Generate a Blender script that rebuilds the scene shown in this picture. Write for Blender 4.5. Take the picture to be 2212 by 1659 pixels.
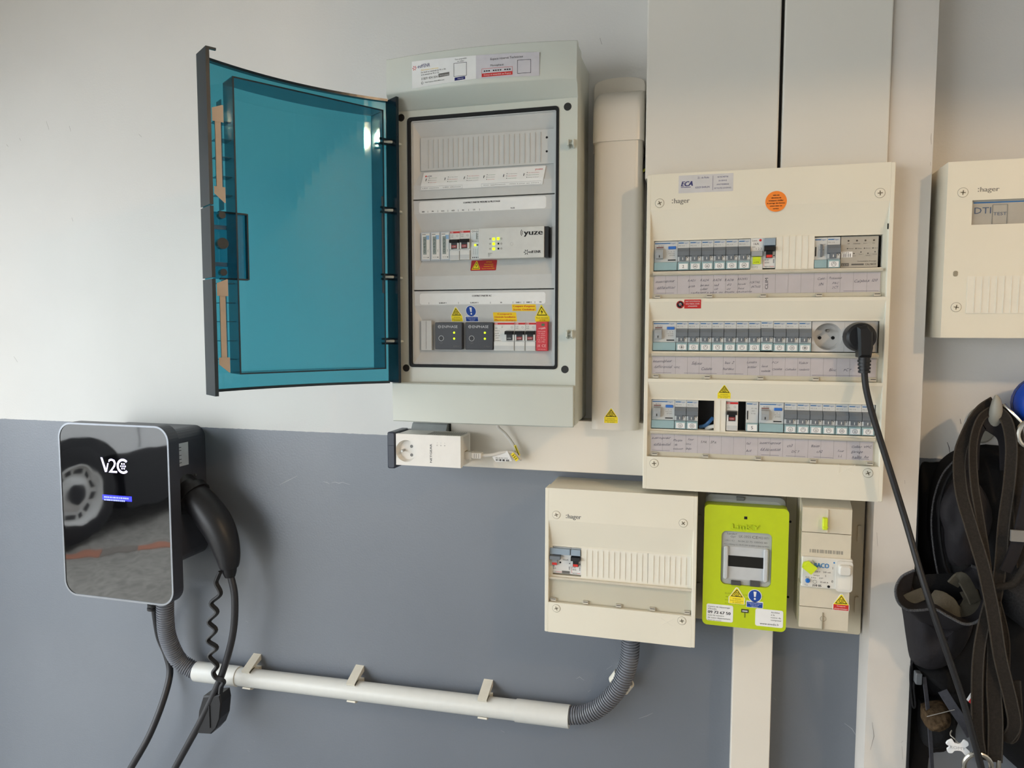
import bpy, bmesh, math, random
from mathutils import Vector, Matrix
random.seed(7)
for _o in list(bpy.data.objects):
    bpy.data.objects.remove(_o, do_unlink=True)
SC = bpy.context.scene
COL = SC.collection
ZO = 1750.0            # height above the floor (mm) of the top edge of the three-row board; all lengths below are mm
# ------------------------------------------------------------------ camera
CAMP = (95.30, -1279.70, -244.09)
YAW, PITCH, ROLL, FPX = -0.262239, -0.0743504, 0.0017465, 1560.923
cy_, sy_, cp_, sp_ = math.cos(YAW), math.sin(YAW), math.cos(PITCH), math.sin(PITCH)
FW = Vector((sy_*cp_, cy_*cp_, sp_)); RT0 = Vector((cy_, -sy_, 0)); UP0 = RT0.cross(FW)
RT = RT0*math.cos(ROLL)+UP0*math.sin(ROLL); UP = UP0*math.cos(ROLL)-RT0*math.sin(ROLL)
cam = bpy.data.objects.new('camera', bpy.data.cameras.new('camera')); COL.objects.link(cam)
cam.data.sensor_fit = 'HORIZONTAL'; cam.data.sensor_width = 36.0; cam.data.lens = 36.0*FPX/2212.0
cam.data.clip_start = 0.01
_m = Matrix((RT, UP, -FW)).transposed().to_4x4()
_m.translation = Vector((CAMP[0]/1000, CAMP[1]/1000, (CAMP[2]+ZO)/1000)); cam.matrix_world = _m
SC.camera = cam
# ------------------------------------------------------------------ world, exposure
W = bpy.data.worlds.new('overcast_sky'); SC.world = W; W.use_nodes = True
bgn = W.node_tree.nodes['Background']; bgn.inputs[0].default_value = (0.90, 0.955, 1.0, 1); bgn.inputs[1].default_value = 4.1
SC.view_settings.view_transform = 'Standard'; SC.view_settings.look = 'None'
SC.view_settings.exposure = 0.72; SC.view_settings.gamma = 1.0; SC.view_settings.use_curve_mapping = False
def area_lamp(name, loc, target, sx, sy, power, color):
    l = bpy.data.lights.new(name, 'AREA'); l.shape = 'RECTANGLE'; l.size = sx/1000; l.size_y = sy/1000; l.energy = power; l.color = color
    o = bpy.data.objects.new(name, l); COL.objects.link(o)
    o.location = (loc[0]/1000, loc[1]/1000, (loc[2]+ZO)/1000)
    d = Vector(target)-Vector(loc); o.rotation_euler = d.to_track_quat('-Z', 'Y').to_euler(); return o
# daylight entering by the open garage door (on the left of the wall)
day = area_lamp('garage_door_opening', (-1900, -2440, -745), (0, -2440, -745), 4320, 2010, 1, (1, 1, 1)); day.data.cycles.is_portal = True
# ------------------------------------------------------------------ helpers
def at(px, py, y):
    d = FW*FPX+RT*(px-1106)+UP*(829.5-py); t = (y-CAMP[1])/d.y
    return (CAMP[0]+d.x*t, y, CAMP[2]+d.z*t)
def ats(pts, y):
    return [at(p[0], p[1], p[2] if len(p) > 2 else y) for p in pts]
def lin(c):
    return tuple(((v/255)/12.92 if v/255 <= 0.04045 else ((v/255+0.055)/1.055)**2.4) for v in c)+(1,)
MATS = {}
def mat(name, rgb, rough=0.5, spec=0.5, metal=0.0, var=0.04, scale=60.0, bump=0.0, bscale=400.0, emit=None, estr=0.0, coat=0.0):
    if name in MATS: return MATS[name]
    m = bpy.data.materials.new(name); m.use_nodes = True; nt = m.node_tree; b = nt.nodes['Principled BSDF']
    b.inputs['Roughness'].default_value = rough; b.inputs['Metallic'].default_value = metal
    b.inputs['Specular IOR Level'].default_value = spec; b.inputs['Coat Weight'].default_value = coat
    c = lin(rgb)
    tc = nt.nodes.new('ShaderNodeTexCoord')
    n = nt.nodes.new('ShaderNodeTexNoise'); n.inputs['Scale'].default_value = scale; n.inputs['Detail'].default_value = 4
    nt.links.new(tc.outputs['Object'], n.inputs['Vector'])
    r = nt.nodes.new('ShaderNodeValToRGB')
    r.color_ramp.elements[0].position = 0.3; r.color_ramp.elements[1].position = 0.7
    r.color_ramp.elements[0].color = tuple(v*(1-var) for v in c[:3])+(1,)
    r.color_ramp.elements[1].color = tuple(min(1, v*(1+var)) for v in c[:3])+(1,)
    nt.links.new(n.outputs['Fac'], r.inputs['Fac']); nt.links.new(r.outputs['Color'], b.inputs['Base Color'])
    if bump:
        n2 = nt.nodes.new('ShaderNodeTexNoise'); n2.inputs['Scale'].default_value = bscale; n2.inputs['Detail'].default_value = 3
        nt.links.new(tc.outputs['Object'], n2.inputs['Vector'])
        bp = nt.nodes.new('ShaderNodeBump'); bp.inputs['Strength'].default_value = bump; bp.inputs['Distance'].default_value = 0.001
        nt.links.new(n2.outputs['Fac'], bp.inputs['Height']); nt.links.new(bp.outputs['Normal'], b.inputs['Normal'])
    if emit:
        b.inputs['Emission Color'].default_value = lin(emit); b.inputs['Emission Strength'].default_value = estr
    MATS[name] = m; return m
def tinted(name, rgb, gloss=0.06, rough=0.05):
    """clear plastic: light passes through, tinted, with a fresnel sheen"""
    m = bpy.data.materials.new(name); m.use_nodes = True; nt = m.node_tree
    for n in list(nt.nodes): nt.nodes.remove(n)
    o = nt.nodes.new('ShaderNodeOutputMaterial'); mx = nt.nodes.new('ShaderNodeMixShader')
    t = nt.nodes.new('ShaderNodeBsdfTransparent'); g = nt.nodes.new('ShaderNodeBsdfGlossy')
    lw = nt.nodes.new('ShaderNodeLayerWeight'); lw.inputs[0].default_value = 0.5
    pw = nt.nodes.new('ShaderNodeMath'); pw.operation = 'POWER'; pw.inputs[1].default_value = 4.0
    f = nt.nodes.new('ShaderNodeMath'); f.operation = 'MULTIPLY_ADD'; f.inputs[1].default_value = 0.5; f.inputs[2].default_value = gloss
    nt.links.new(lw.outputs['Facing'], pw.inputs[0]); nt.links.new(pw.outputs[0], f.inputs[0])
    t.inputs[0].default_value = tuple(rgb)+(1,); g.inputs['Roughness'].default_value = rough; g.inputs[0].default_value = (.9, .9, .9, 1)
    nt.links.new(f.outputs[0], mx.inputs[0]); nt.links.new(t.outputs[0], mx.inputs[1]); nt.links.new(g.outputs[0], mx.inputs[2])
    nt.links.new(mx.outputs[0], o.inputs[0]); MATS[name] = m; return m
TXT = {}
def glyphs(s):
    if s not in TXT:
        c = bpy.data.curves.new('t', 'FONT'); c.body = s; c.size = 1; c.resolution_u = 2; c.align_x = 'LEFT'
        o = bpy.data.objects.new('t', c); me = bpy.data.meshes.new_from_object(o)
        vs = [(v.co.x, v.co.y) for v in me.vertices]; fs = [tuple(p.vertices) for p in me.polygons]
        bpy.data.objects.remove(o); bpy.data.curves.remove(c); bpy.data.meshes.remove(me)
        if not vs: vs = [(0, 0), (1, 0), (1, 1)]
        x0 = min(v[0] for v in vs); x1 = max(v[0] for v in vs)
        TXT[s] = ([(v[0]-x0, v[1]) for v in vs], fs, max(x1-x0, 1e-6))
    return TXT[s]
WORIG = {}
class MB:
    """collects geometry in mm, world axes: x right along the wall, y into the wall, z up"""
    def __init__(s): s.v = []; s.f = []; s.mi = []; s.mats = []; s.sm = []
    def _m(s, m):
        if m not in s.mats: s.mats.append(m)
        return s.mats.index(m)
    def add(s, vs, fs, m, smooth=False):
        b = len(s.v); s.v += [tuple(v) for v in vs]; k = s._m(m)
        for f in fs: s.f.append(tuple(b+i for i in f)); s.mi.append(k); s.sm.append(smooth)
        return s
    def box(s, x0, x1, y0, y1, z0, z1, m):
        vs = [(x, y, z) for x in (x0, x1) for y in (y0, y1) for z in (z0, z1)]
        return s.add(vs, [(0, 1, 3, 2), (4, 6, 7, 5), (0, 4, 5, 1), (2, 3, 7, 6), (0, 2, 6, 4), (1, 5, 7, 3)], m)
    def obox(s, c, ax, ay, az, m):
        """box from centre and three half axes"""
        c = Vector(c); ax, ay, az = Vector(ax), Vector(ay), Vector(az)
        vs = [c+ax*i+ay*j+az*k for i in (-1, 1) for j in (-1, 1) for k in (-1, 1)]
        return s.add(vs, [(0, 1, 3, 2), (4, 6, 7, 5), (0, 4, 5, 1), (2, 3, 7, 6), (0, 2, 6, 4), (1, 5, 7, 3)], m)
    def prism(s, out, yb, yf, m, bev=0.0, smooth=False):
        """outline (x,z) from yb (wall side) to yf (room side, smaller y), front edge chamfered by bev"""
        n = len(out); cx = sum(p[0] for p in out)/n; cz = sum(p[1] for p in out)/n
        w = max(abs(p[0]-cx) for p in out) or 1; h = max(abs(p[1]-cz) for p in out) or 1
        rings = [[(x, yb, z) for x, z in out], [(x, yf+bev, z) for x, z in out]]
        if bev: rings.append([(cx+(x-cx)*(1-bev/w), yf, cz+(z-cz)*(1-bev/h)) for x, z in out])
        vs = [p for r in rings for p in r]; fs = []
        for k in range(len(rings)-1):
            for i in range(n):
                j = (i+1) % n; fs.append((k*n+i, k*n+j, (k+1)*n+j, (k+1)*n+i))
        fs.append(tuple(range(n))); fs.append(tuple(reversed([(len(rings)-1)*n+i for i in range(n)])))
        return s.add(vs, fs, m, smooth)
    def rbox(s, x0, x1, z0, z1, yb, yf, m, r=2.0, bev=0.0, n=5):
        return s.prism(rrect(x0, x1, z0, z1, r, n), yb, yf, m, bev)
    def ring(s, outer, inner, yb, yf, m):
        """frame between two outlines with equal point counts"""
        n = len(outer); vs = []
        for y in (yb, yf):
            vs += [(x, y, z) for x, z in outer]+[(x, y, z) for x, z in inner]
        fs = []
        for i in range(n):
            j = (i+1) % n
            fs += [(2*n+i, 2*n+j, 3*n+j, 3*n+i), (i, n+i, n+j, j), (i, j, 2*n+j, 2*n+i), (n+i, 3*n+i, 3*n+j, n+j)]
        return s.add(vs, fs, m)
    def profx(s, prof, x0, x1, m):
        """closed profile of (y,z) pushed along x"""
        n = len(prof); vs = [(x0, y, z) for y, z in prof]+[(x1, y, z) for y, z in prof]
        fs = [(i, (i+1) % n, n+(i+1) % n, n+i) for i in range(n)]+[tuple(reversed(range(n))), tuple(range(n, 2*n))]
        return s.add(vs, fs, m)
    def profz(s, out, z0, z1, m, smooth=False):
        n = len(out); vs = [(x, y, z0) for x, y in out]+[(x, y, z1) for x, y in out]
        return s.add(vs, [(i, (i+1) % n, n+(i+1) % n, n+i) for i in range(n)]+[tuple(reversed(range(n))), tuple(range(n, 2*n))], m, smooth)
    def tray(s, o, i, yo, yi, m):
        """sunk tray: outer rect o at depth yo, floor rect i at depth yi"""
        (a0, a1, b0, b1), (c0, c1, d0, d1) = o, i
        vs = [(a0, yo, b0), (a1, yo, b0), (a1, yo, b1), (a0, yo, b1), (c0, yi, d0), (c1, yi, d0), (c1, yi, d1), (c0, yi, d1)]
        return s.add(vs, [(0, 1, 5, 4), (1, 2, 6, 5), (2, 3, 7, 6), (3, 0, 4, 7), (4, 5, 6, 7)], m)
    def disc(s, x, z, r, yb, yf, m, n=20, bev=0.0):
        return s.prism([(x+r*math.cos(2*math.pi*i/n), z+r*math.sin(2*math.pi*i/n)) for i in range(n)], yb, yf, m, bev)
    def torus(s, x, z, r, w, y, m, n=24, t=0.15):
        o = [(x+(r+w/2)*math.cos(2*math.pi*i/n), z+(r+w/2)*math.sin(2*math.pi*i/n)) for i in range(n)]
        q = [(x+(r-w/2)*math.cos(2*math.pi*i/n), z+(r-w/2)*math.sin(2*math.pi*i/n)) for i in range(n)]
        return s.ring(o, q, y, y-t, m)
    def poly(s, pts, y, m):
        return s.add([(x, y, z) for x, z in pts], [tuple(range(len(pts)))], m)
    def rect(s, x0, x1, z0, z1, y, m): return s.poly([(x0, z0), (x1, z0), (x1, z1), (x0, z1)], y, m)
    def text(s, t, x0, z0, h, y, m, w=None, align='L', rot=0.0, shear=0.0, vert=False, bold=0.0):
        if bold:
            for k_ in (-bold, bold): s.text(t, x0+(0 if vert else k_*h), z0+(k_*h if vert else 0), h, y-.01*(k_ > 0), m, w, align, rot, shear, vert)
            return s
        vs, fs, tw = glyphs(t); k = h/0.70; kx = (w/tw) if w else k
        W_ = tw*kx; ox = {'L': 0, 'C': -W_/2, 'R': -W_}[align]
        ca, sa = math.cos(rot), math.sin(rot); out = []
        for a, b in vs:
            X = a*kx+b*k*shear+ox; Z = b*k
            if vert: X, Z = -Z, X
            out.append((x0+X*ca-Z*sa, y, z0+X*sa+Z*ca))
        return s.add(out, fs, m)
    def text3d(s, t, x0, z0, h, y, depth, m, w=None, side=None):
        vs, fs, tw = glyphs(t); k = h/0.70; kx = (w/tw) if w else k; n = len(vs)
        fr = [(x0+a*kx, y-depth, z0+b*k) for a, b in vs]; bk = [(a, y+.2, c) for a, b, c in fr]
        cnt = {}
        for f in fs:
            for i in range(len(f)):
                e = (f[i], f[(i+1) % len(f)]); cnt[e] = cnt.get(e, 0)+1
        sd = [(a, b, n+b, n+a) for (a, b) in cnt if (b, a) not in cnt]
        s.add(fr, fs, m); return s.add(fr+bk, sd, side or m)
    def tube(s, path, r, m, n=12, closed=False, caps=True):
        P = [Vector(p) for p in path]; L = len(P); rs = r if isinstance(r, (list, tuple)) else [r]*L
        vs = []; fs = []; prev = None
        for i in range(L):
            a = P[i-1] if (i > 0 or closed) else P[i]; b = P[(i+1) % L] if (i < L-1 or closed) else P[i]
            t = (b-a).normalized()
            if prev is None:
                u = t.orthogonal().normalized()
            else:
                u = prev-t*prev.dot(t); u = u.normalized() if u.length > 1e-6 else t.orthogonal().normalized()
            prev = u; w = t.cross(u)
            for k in range(n):
                an = 2*math.pi*k/n; vs.append(P[i]+(u*math.cos(an)+w*math.sin(an))*rs[i])
        for i in range(L if closed else L-1):
            for k in range(n):
                a = i*n+k; b = i*n+(k+1) % n; i2 = (i+1) % L; fs.append((a, b, i2*n+(k+1) % n, i2*n+k))
        if caps and not closed: fs += [tuple(reversed(range(n))), tuple((L-1)*n+k for k in range(n))]
        return s.add(vs, fs, m, True)
    def ribbon(s, path, width, thick, m, face=(0, -1, 0), twist=None):
        """flat webbing along a path, its face turned towards `face`"""
        P = [Vector(p) for p in path]; L = len(P); vs = []; fs = []
        for i in range(L):
            t = (P[min(i+1, L-1)]-P[max(i-1, 0)]).normalized()
            fv = Vector(face[i] if isinstance(face[0], (list, tuple)) else face)
            sd = t.cross(fv); sd = sd.normalized() if sd.length > 1e-6 else Vector((1, 0, 0))
            nn = sd.cross(t).normalized()
            wd = width[i] if isinstance(width, (list, tuple)) else width
            for a, b in ((-1, -.5), (-.92, -1), (.92, -1), (1, -.5), (1, .5), (.92, 1), (-.92, 1), (-1, .5)): vs.append(P[i]+sd*(a*wd/2)+nn*(b*thick/2))
        for i in range(L-1):
            for k in range(8):
                fs.append((i*8+k, i*8+(k+1) % 8, (i+1)*8+(k+1) % 8, (i+1)*8+k))
        fs += [tuple(reversed(range(8))), tuple((L-1)*8+k for k in range(8))]
        return s.add(vs, fs, m, True)
    def pillow(s, out, y0, depth, m, rings=10, noise=0.0, power=0.5, seed=1, nfreq=0.02, back=0.0):
        """stuffed soft shape: outline (x,z) swelling from y0 towards the room"""
        from mathutils import noise as nz
        n = len(out); cx = sum(p[0] for p in out)/n; cz = sum(p[1] for p in out)/n; vs = []; fs = []
        for k in range(rings):
            q = 1-k/rings; d = (1-q**2.2)**power*depth
            for x, z in out:
                X = cx+(x-cx)*q; Z = cz+(z-cz)*q
                w = nz.noise(Vector((X*nfreq, Z*nfreq*0.7, seed*7.3)))*noise*min(1, 4*(1-q)+0.15)
                vs.append((X, y0-d-w, Z))
        vs.append((cx, y0-depth, cz)); c = len(vs)-1
        for k in range(rings-1):
            for i in range(n):
                j = (i+1) % n; fs.append((k*n+i, k*n+j, (k+1)*n+j, (k+1)*n+i))
        for i in range(n): fs.append(((rings-1)*n+i, (rings-1)*n+(i+1) % n, c))
        if back >= 0:
            b = len(vs); vs += [(x, y0+back, z) for x, z in out]
            for i in range(n): fs.append((i, b+i, b+(i+1) % n, (i+1) % n))
            fs.append(tuple(b+i for i in range(n)))
        return s.add(vs, fs, m, True)
    def tilt(s, z0, k):
        s.v = [(x, y+(z0-z)*k, z) for x, y, z in s.v]; return s
    def build(s, name, parent=None, origin=None, angle=35):
        xs = [v[0] for v in s.v]; ys = [v[1] for v in s.v]; zs = [v[2] for v in s.v]
        o = origin or ((min(xs)+max(xs))/2, (min(ys)+max(ys))/2, (min(zs)+max(zs))/2)
        me = bpy.data.meshes.new(name)
        me.from_pydata([((x-o[0])/1000, (y-o[1])/1000, (z-o[2])/1000) for x, y, z in s.v], [], s.f)
        for m in s.mats: me.materials.append(m)
        me.polygons.foreach_set('material_index', s.mi); me.polygons.foreach_set('use_smooth', s.sm)
        me.update()
        if any(s.sm): me.set_sharp_from_angle(angle=math.radians(angle))
        ob = bpy.data.objects.new(name, me); COL.objects.link(ob)
        place(ob, o, parent); return ob
def place(ob, o, parent=None):
    WORIG[ob.name] = o
    if parent is not None:
        ob.parent = parent; q = WORIG[parent.name]
        ob.location = ((o[0]-q[0])/1000, (o[1]-q[1])/1000, (o[2]-q[2])/1000)
    else: ob.location = (o[0]/1000, o[1]/1000, (o[2]+ZO)/1000)
def thing(name, label, cat, loc, group=None):
    o = bpy.data.objects.new(name, None); COL.objects.link(o); o.empty_display_size = 0.02
    place(o, loc); return tag(o, label, cat, group)
def tag(o, label, cat, group=None):
    o['label'] = label; o['category'] = cat
    if group: o['group'] = group
    return o
def dup(o, off, parent=None, keep=True):
    """copy of a part or thing with its sub-parts, shifted by off (mm)"""
    c = o.copy(); COL.objects.link(c); q = WORIG[o.name]
    place(c, (q[0]+off[0], q[1]+off[1], q[2]+off[2]), parent)
    for ch in list(o.children):
        d = dup(ch, off, c)
    return c
def rrect(x0, x1, z0, z1, r, n=5):
    out = []
    for cx, cz, a in ((x1-r, z0+r, -90), (x1-r, z1-r, 0), (x0+r, z1-r, 90), (x0+r, z0+r, 180)):
        for k in range(n+1):
            t = math.radians(a+90*k/n); out.append((cx+r*math.cos(t), cz+r*math.sin(t)))
    return out
def spline(pts, n=8):
    P = [Vector(p) for p in pts]; out = []
    for i in range(len(P)-1):
        a = P[max(i-1, 0)]; b = P[i]; c = P[i+1]; d = P[min(i+2, len(P)-1)]
        for k in range(n):
            t = k/n
            out.append(0.5*((2*b)+(c-a)*t+(2*a-5*b+4*c-d)*t*t+(3*b-a-3*c+d)*t**3))
    out.append(P[-1]); return out
def sp2(pts, n=6):
    return [(p.x, p.z) for p in spline([(x, 0, z) for x, z in list(pts)+[pts[0]]], n)][:-1]
def struct(o): o['kind'] = 'structure'; return o
def hand(mb, t, x0, z0, h, y, m, w=None):
    """hand-written pen: slanted letters of uneven size on an unsteady baseline, joined by thin strokes"""
    ws = [glyphs(c)[2] if c != ' ' else .3 for c in t]; tot = sum(ws)+.12*len(t); k = (w/tot) if w else h/0.70*.92
    x = x0; sl = random.uniform(.0, .05); last = None
    for c, cw in zip(t, ws):
        if c != ' ':
            hh = h*random.uniform(.86, 1.12); z = z0+(x-x0)*sl+random.uniform(-.05, .05)*h
            mb.text(c, x, z, hh, y, m, w=cw*k*random.uniform(.9, 1.05), shear=random.uniform(.28, .48), rot=random.uniform(-.1, .1))
            if last and c.islower(): mb.poly([(last[0], last[1]), (x+.1*h, z+.06*h), (x+.1*h, z+.14*h), (last[0], last[1]+.08*h)], y, m)
            last = (x+cw*k*.9, z+.04*h)
        else: last = None
        x += cw*k+.12*k
def prect(px0, py0, px1, py1, y):
    a = at(px0, py0, y); b = at(px1, py1, y); return (min(a[0], b[0]), max(a[0], b[0]), min(a[2], b[2]), max(a[2], b[2]))
# ------------------------------------------------------------------ materials
CREAM = mat('cream_plastic', (231, 225, 207), 0.38, 0.4, var=0.02, scale=8, bump=0.05, bscale=1500)
CREAM2 = mat('cream_blank_plastic', (233, 228, 213), 0.42, 0.4, var=0.02)
TRUNK = mat('ivory_trunking_plastic', (226, 219, 206), 0.36, 0.4, var=0.03, scale=5)
COVER = mat('white_lacquered_cover', (218, 215, 206), 0.45, 0.4, var=0.03, scale=4, bump=0.05, bscale=900)
COLUMN = mat('painted_column', (214, 209, 201), 0.6, 0.3, var=0.05, scale=9, bump=0.1, bscale=600)
GREYBOX = mat('light_grey_enclosure_plastic', (205, 209, 200), 0.32, 0.45, var=0.02, scale=8)
PLATE = mat('pale_grey_front_plate', (200, 200, 197), 0.45, 0.4, var=0.02)
WHITE = mat('white_plastic', (228, 227, 222), 0.4, 0.4, var=0.02)
PAPER = mat('white_paper', (236, 236, 234), 0.7, 0.2, var=0.02)
PAPERV = mat('handwriting_paper', (219, 212, 218), 0.7, 0.2, var=0.05, scale=40)
BLACK = mat('black_plastic', (26, 26, 28), 0.4, 0.4, var=0.05)
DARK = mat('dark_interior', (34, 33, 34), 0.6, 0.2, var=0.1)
RUBBER = mat('black_rubber_gasket', (22, 23, 24), 0.55, 0.3)
INK = mat('black_ink', (30, 30, 34), 0.6, 0.2)
INKG = mat('grey_ink', (110, 108, 104), 0.6, 0.2)
PEN = mat('blue_black_pen', (62, 62, 92), 0.6, 0.2)
NAVY = mat('navy_ink', (32, 36, 104), 0.6, 0.2)
REDI = mat('red_ink', (202, 52, 50), 0.55, 0.3)
BLUEI = mat('blue_print', (44, 108, 168), 0.5, 0.3)
SIGNB = mat('sign_blue', (34, 74, 158), 0.5, 0.3)
YEL = mat('sign_yellow', (244, 222, 50), 0.5, 0.3)
YELL = mat('label_yellow', (246, 208, 40), 0.5, 0.3)
ORANGE = mat('orange_sticker', (246, 138, 50), 0.5, 0.3)
DGREY = mat('toggle_grey', (110, 116, 122), 0.35, 0.45)
MGREY = mat('mid_grey_plastic', (158, 162, 164), 0.4, 0.4)
LGREY = mat('breaker_body', (206, 208, 206), 0.42, 0.4, var=0.02)
TEAL = mat('label_window_plastic', (150, 178, 182), 0.25, 0.5, var=0.03)
CLEAR = tinted('clear_plastic', (0.95, 0.95, 0.94), 0.04, 0.08)
SMOKE = tinted('teal_tinted_polycarbonate', (0.275, 0.62, 0.70), 0.03, 0.04)
SMOKED = tinted('teal_tinted_polycarbonate_thick', (0.46, 0.56, 0.61), 0.03, 0.08)
EDGE = mat('teal_polycarbonate_edge', (16, 34, 44), 0.2, 0.5)
LEDG = mat('green_lamp', (200, 255, 20), 0.4, 0.3, emit=(190, 255, 10), estr=1.1)
STEEL = mat('steel', (170, 168, 164), 0.3, 0.5, metal=1.0)
CABLE = mat('black_cable_sheath', (44, 44, 47), 0.42, 0.45, var=0.06)
CHROM = mat('bright_metal', (215, 213, 205), 0.22, 0.5, metal=1.0)
PIPE = mat('white_conduit_pvc', (214, 214, 208), 0.35, 0.45, var=0.02)
CORR = mat('grey_corrugated_pvc', (116, 119, 126), 0.4, 0.45, var=0.04)
# walls: white above, blue-grey below, meeting at one brushed line
def wall_material():
    m = bpy.data.materials.new('two_tone_wall_paint'); m.use_nodes = True; nt = m.node_tree; b = nt.nodes['Principled BSDF']
    N = nt.nodes.new; L = nt.links.new
    tc = N('ShaderNodeTexCoord'); sx = N('ShaderNodeSeparateXYZ'); L(tc.outputs['Object'], sx.inputs[0])
    nz = N('ShaderNodeTexNoise'); nz.inputs['Scale'].default_value = 60; nz.inputs['Detail'].default_value = 3; L(tc.outputs['Object'], nz.inputs['Vector'])
    ma = N('ShaderNodeMath'); ma.operation = 'MULTIPLY_ADD'; ma.inputs[1].default_value = 0.003; L(nz.outputs['Fac'], ma.inputs[0]); L(sx.outputs['Z'], ma.inputs[2])
    gt = N('ShaderNodeMath'); gt.operation = 'GREATER_THAN'; gt.inputs[1].default_value = 0.0015; L(ma.outputs[0], gt.inputs[0])
    # broad tone variation and small scuffs
    n1 = N('ShaderNodeTexNoise'); n1.inputs['Scale'].default_value = 3.0; n1.inputs['Detail'].default_value = 5; L(tc.outputs['Object'], n1.inputs['Vector'])
    def ramp(fac, e):
        r = N('ShaderNodeValToRGB'); r.color_ramp.elements[0].position = e[0][0]; r.color_ramp.elements[1].position = e[1][0]
        r.color_ramp.elements[0].color = e[0][1]; r.color_ramp.elements[1].color = e[1][1]; L(fac, r.inputs['Fac']); return r
    wu = ramp(n1.outputs['Fac'], ((.3, lin((211, 210, 206))), (.7, lin((218, 217, 213)))))
    wl = ramp(n1.outputs['Fac'], ((.3, lin((103, 109, 118))), (.7, lin((109, 115, 124)))))
    mp = N('ShaderNodeMapping'); mp.inputs['Scale'].default_value = (9, 9, 5); L(tc.outputs['Object'], mp.inputs['Vector'])
    n2 = N('ShaderNodeTexNoise'); n2.inputs['Scale'].default_value = 7.0; n2.inputs['Detail'].default_value = 6; n2.inputs['Roughness'].default_value = .7; L(mp.outputs[0], n2.inputs['Vector'])
    sc = ramp(n2.outputs['Fac'], ((.70, (0, 0, 0, 1)), (.74, (1, 1, 1, 1))))
    mu = N('ShaderNodeMixRGB'); mu.inputs[2].default_value = lin((188, 186, 180)); L(sc.outputs[0], mu.inputs[0]); L(wu.outputs[0], mu.inputs[1])
    ml = N('ShaderNodeMixRGB'); ml.inputs[2].default_value = lin((150, 153, 158)); L(sc.outputs[0], ml.inputs[0]); L(wl.outputs[0], ml.inputs[1])
    mx = N('ShaderNodeMixRGB'); L(gt.outputs[0], mx.inputs[0]); L(ml.outputs[0], mx.inputs[1]); L(mu.outputs[0], mx.inputs[2])
    L(mx.outputs[0], b.inputs['Base Color'])
    ro = N('ShaderNodeMath'); ro.operation = 'MULTIPLY_ADD'; ro.inputs[1].default_value = 0.16; ro.inputs[2].default_value = 0.42; L(gt.outputs[0], ro.inputs[0]); L(ro.outputs[0], b.inputs['Roughness'])
    so = N('ShaderNodeMath'); so.operation = 'MULTIPLY_ADD'; so.inputs[1].default_value = -0.6; so.inputs[2].default_value = 0.95; L(gt.outputs[0], so.inputs[0]); L(so.outputs[0], b.inputs['Specular IOR Level'])
    n3 = N('ShaderNodeTexNoise'); n3.inputs['Scale'].default_value = 260; n3.inputs['Detail'].default_value = 3; L(tc.outputs['Object'], n3.inputs['Vector'])
    bp = N('ShaderNodeBump'); bp.inputs['Strength'].default_value = 0.18; bp.inputs['Distance'].default_value = 0.0012
    L(n3.outputs['Fac'], bp.inputs['Height']); L(bp.outputs['Normal'], b.inputs['Normal'])
    return m
WALLM = wall_material()
ROOMM = mat('garage_wall_paint', (196, 195, 192), 0.7, 0.3, var=0.04, scale=3)
FLOORM = mat('garage_concrete', (128, 127, 124), 0.6, 0.3, var=0.12, scale=6, bump=0.2, bscale=60)
ASPH = mat('asphalt', (158, 155, 148), 0.85, 0.2, var=0.25, scale=30, bump=0.5, bscale=200)
# ------------------------------------------------------------------ the room
ZP = -447.4   # paint line
struct(MB().box(-1950, 2300, 0, 120, -ZO, 750, WALLM).build('wall_back', origin=(0, 0, ZP)))
# scratches and knocks in the paint
SCW = mat('scratch_pale', (158, 161, 166), .7); SCD = mat('scuff_dark', (150, 148, 142), .7); SCB = mat('scuff_black', (52, 50, 48), .8)
def scuff(pts, m, parent, y=0.0, w=1.2):
    P = [at(a, b, y) for a, b in pts]; vs = []; n = len(P)
    for i, p in enumerate(P):
        d = Vector(P[min(i+1, n-1)])-Vector(P[max(i-1, 0)]); d = Vector((-d.z, 0, d.x)).normalized()*w/2*(0.35 if i in (0, n-1) else random.uniform(.6, 1.3)); vs += [(p[0]+d.x, y-.15, p[2]+d.z), (p[0]-d.x, y-.15, p[2]-d.z)]
    MB().add(vs, [(2*i, 2*i+2, 2*i+3, 2*i+1) for i in range(n-1)], m).build('paint_scuff', parent)
WB = bpy.data.objects['wall_back']
for pts in ([(698, 1040), (706, 1042), (712, 1046)], [(716, 1043), (724, 1041), (732, 1044), (740, 1042), (756, 1047)], [(604, 1047), (622, 1038), (642, 1028)], [(530, 1341), (536, 1344)], [(1245, 1466), (1252, 1462), (1262, 1470)], [(1310, 1446), (1322, 1438)], [(1380, 1552), (1398, 1546), (1410, 1540)], [(1270, 1495), (1276, 1490)], [(535, 1620), (539, 1624)], [(1082, 1578), (1090, 1582)], [(1672, 1508), (1676, 1512)], [(1824, 1562), (1840, 1574), (1850, 1590)]): scuff(pts, SCW, WB)
for pts in ([(42, 298), (45, 304)], [(14, 312), (18, 317)], [(100, 262), (106, 280)], [(150, 272), (153, 284)], [(300, 290), (306, 296)], [(155, 470), (158, 478)], [(30, 770), (38, 782)], [(1296, 82), (1300, 96)]): scuff(pts, SCD, WB, w=1.8)
for pts in ([(2046, 955), (2050, 966), (2052, 980)], [(2074, 905), (2076, 916)]): scuff(pts, SCB, WB, w=1.6)
struct(MB().box(-1900, 2300, -4600, 120, -ZO-100, -ZO, FLOORM).build('floor'))
struct(MB().box(-1950, 2300, -4700, 120, 750, 850, ROOMM).build('ceiling'))
struct(MB().box(2200, 2300, -4600, 0, -ZO, 750, ROOMM).build('wall_right'))
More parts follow.
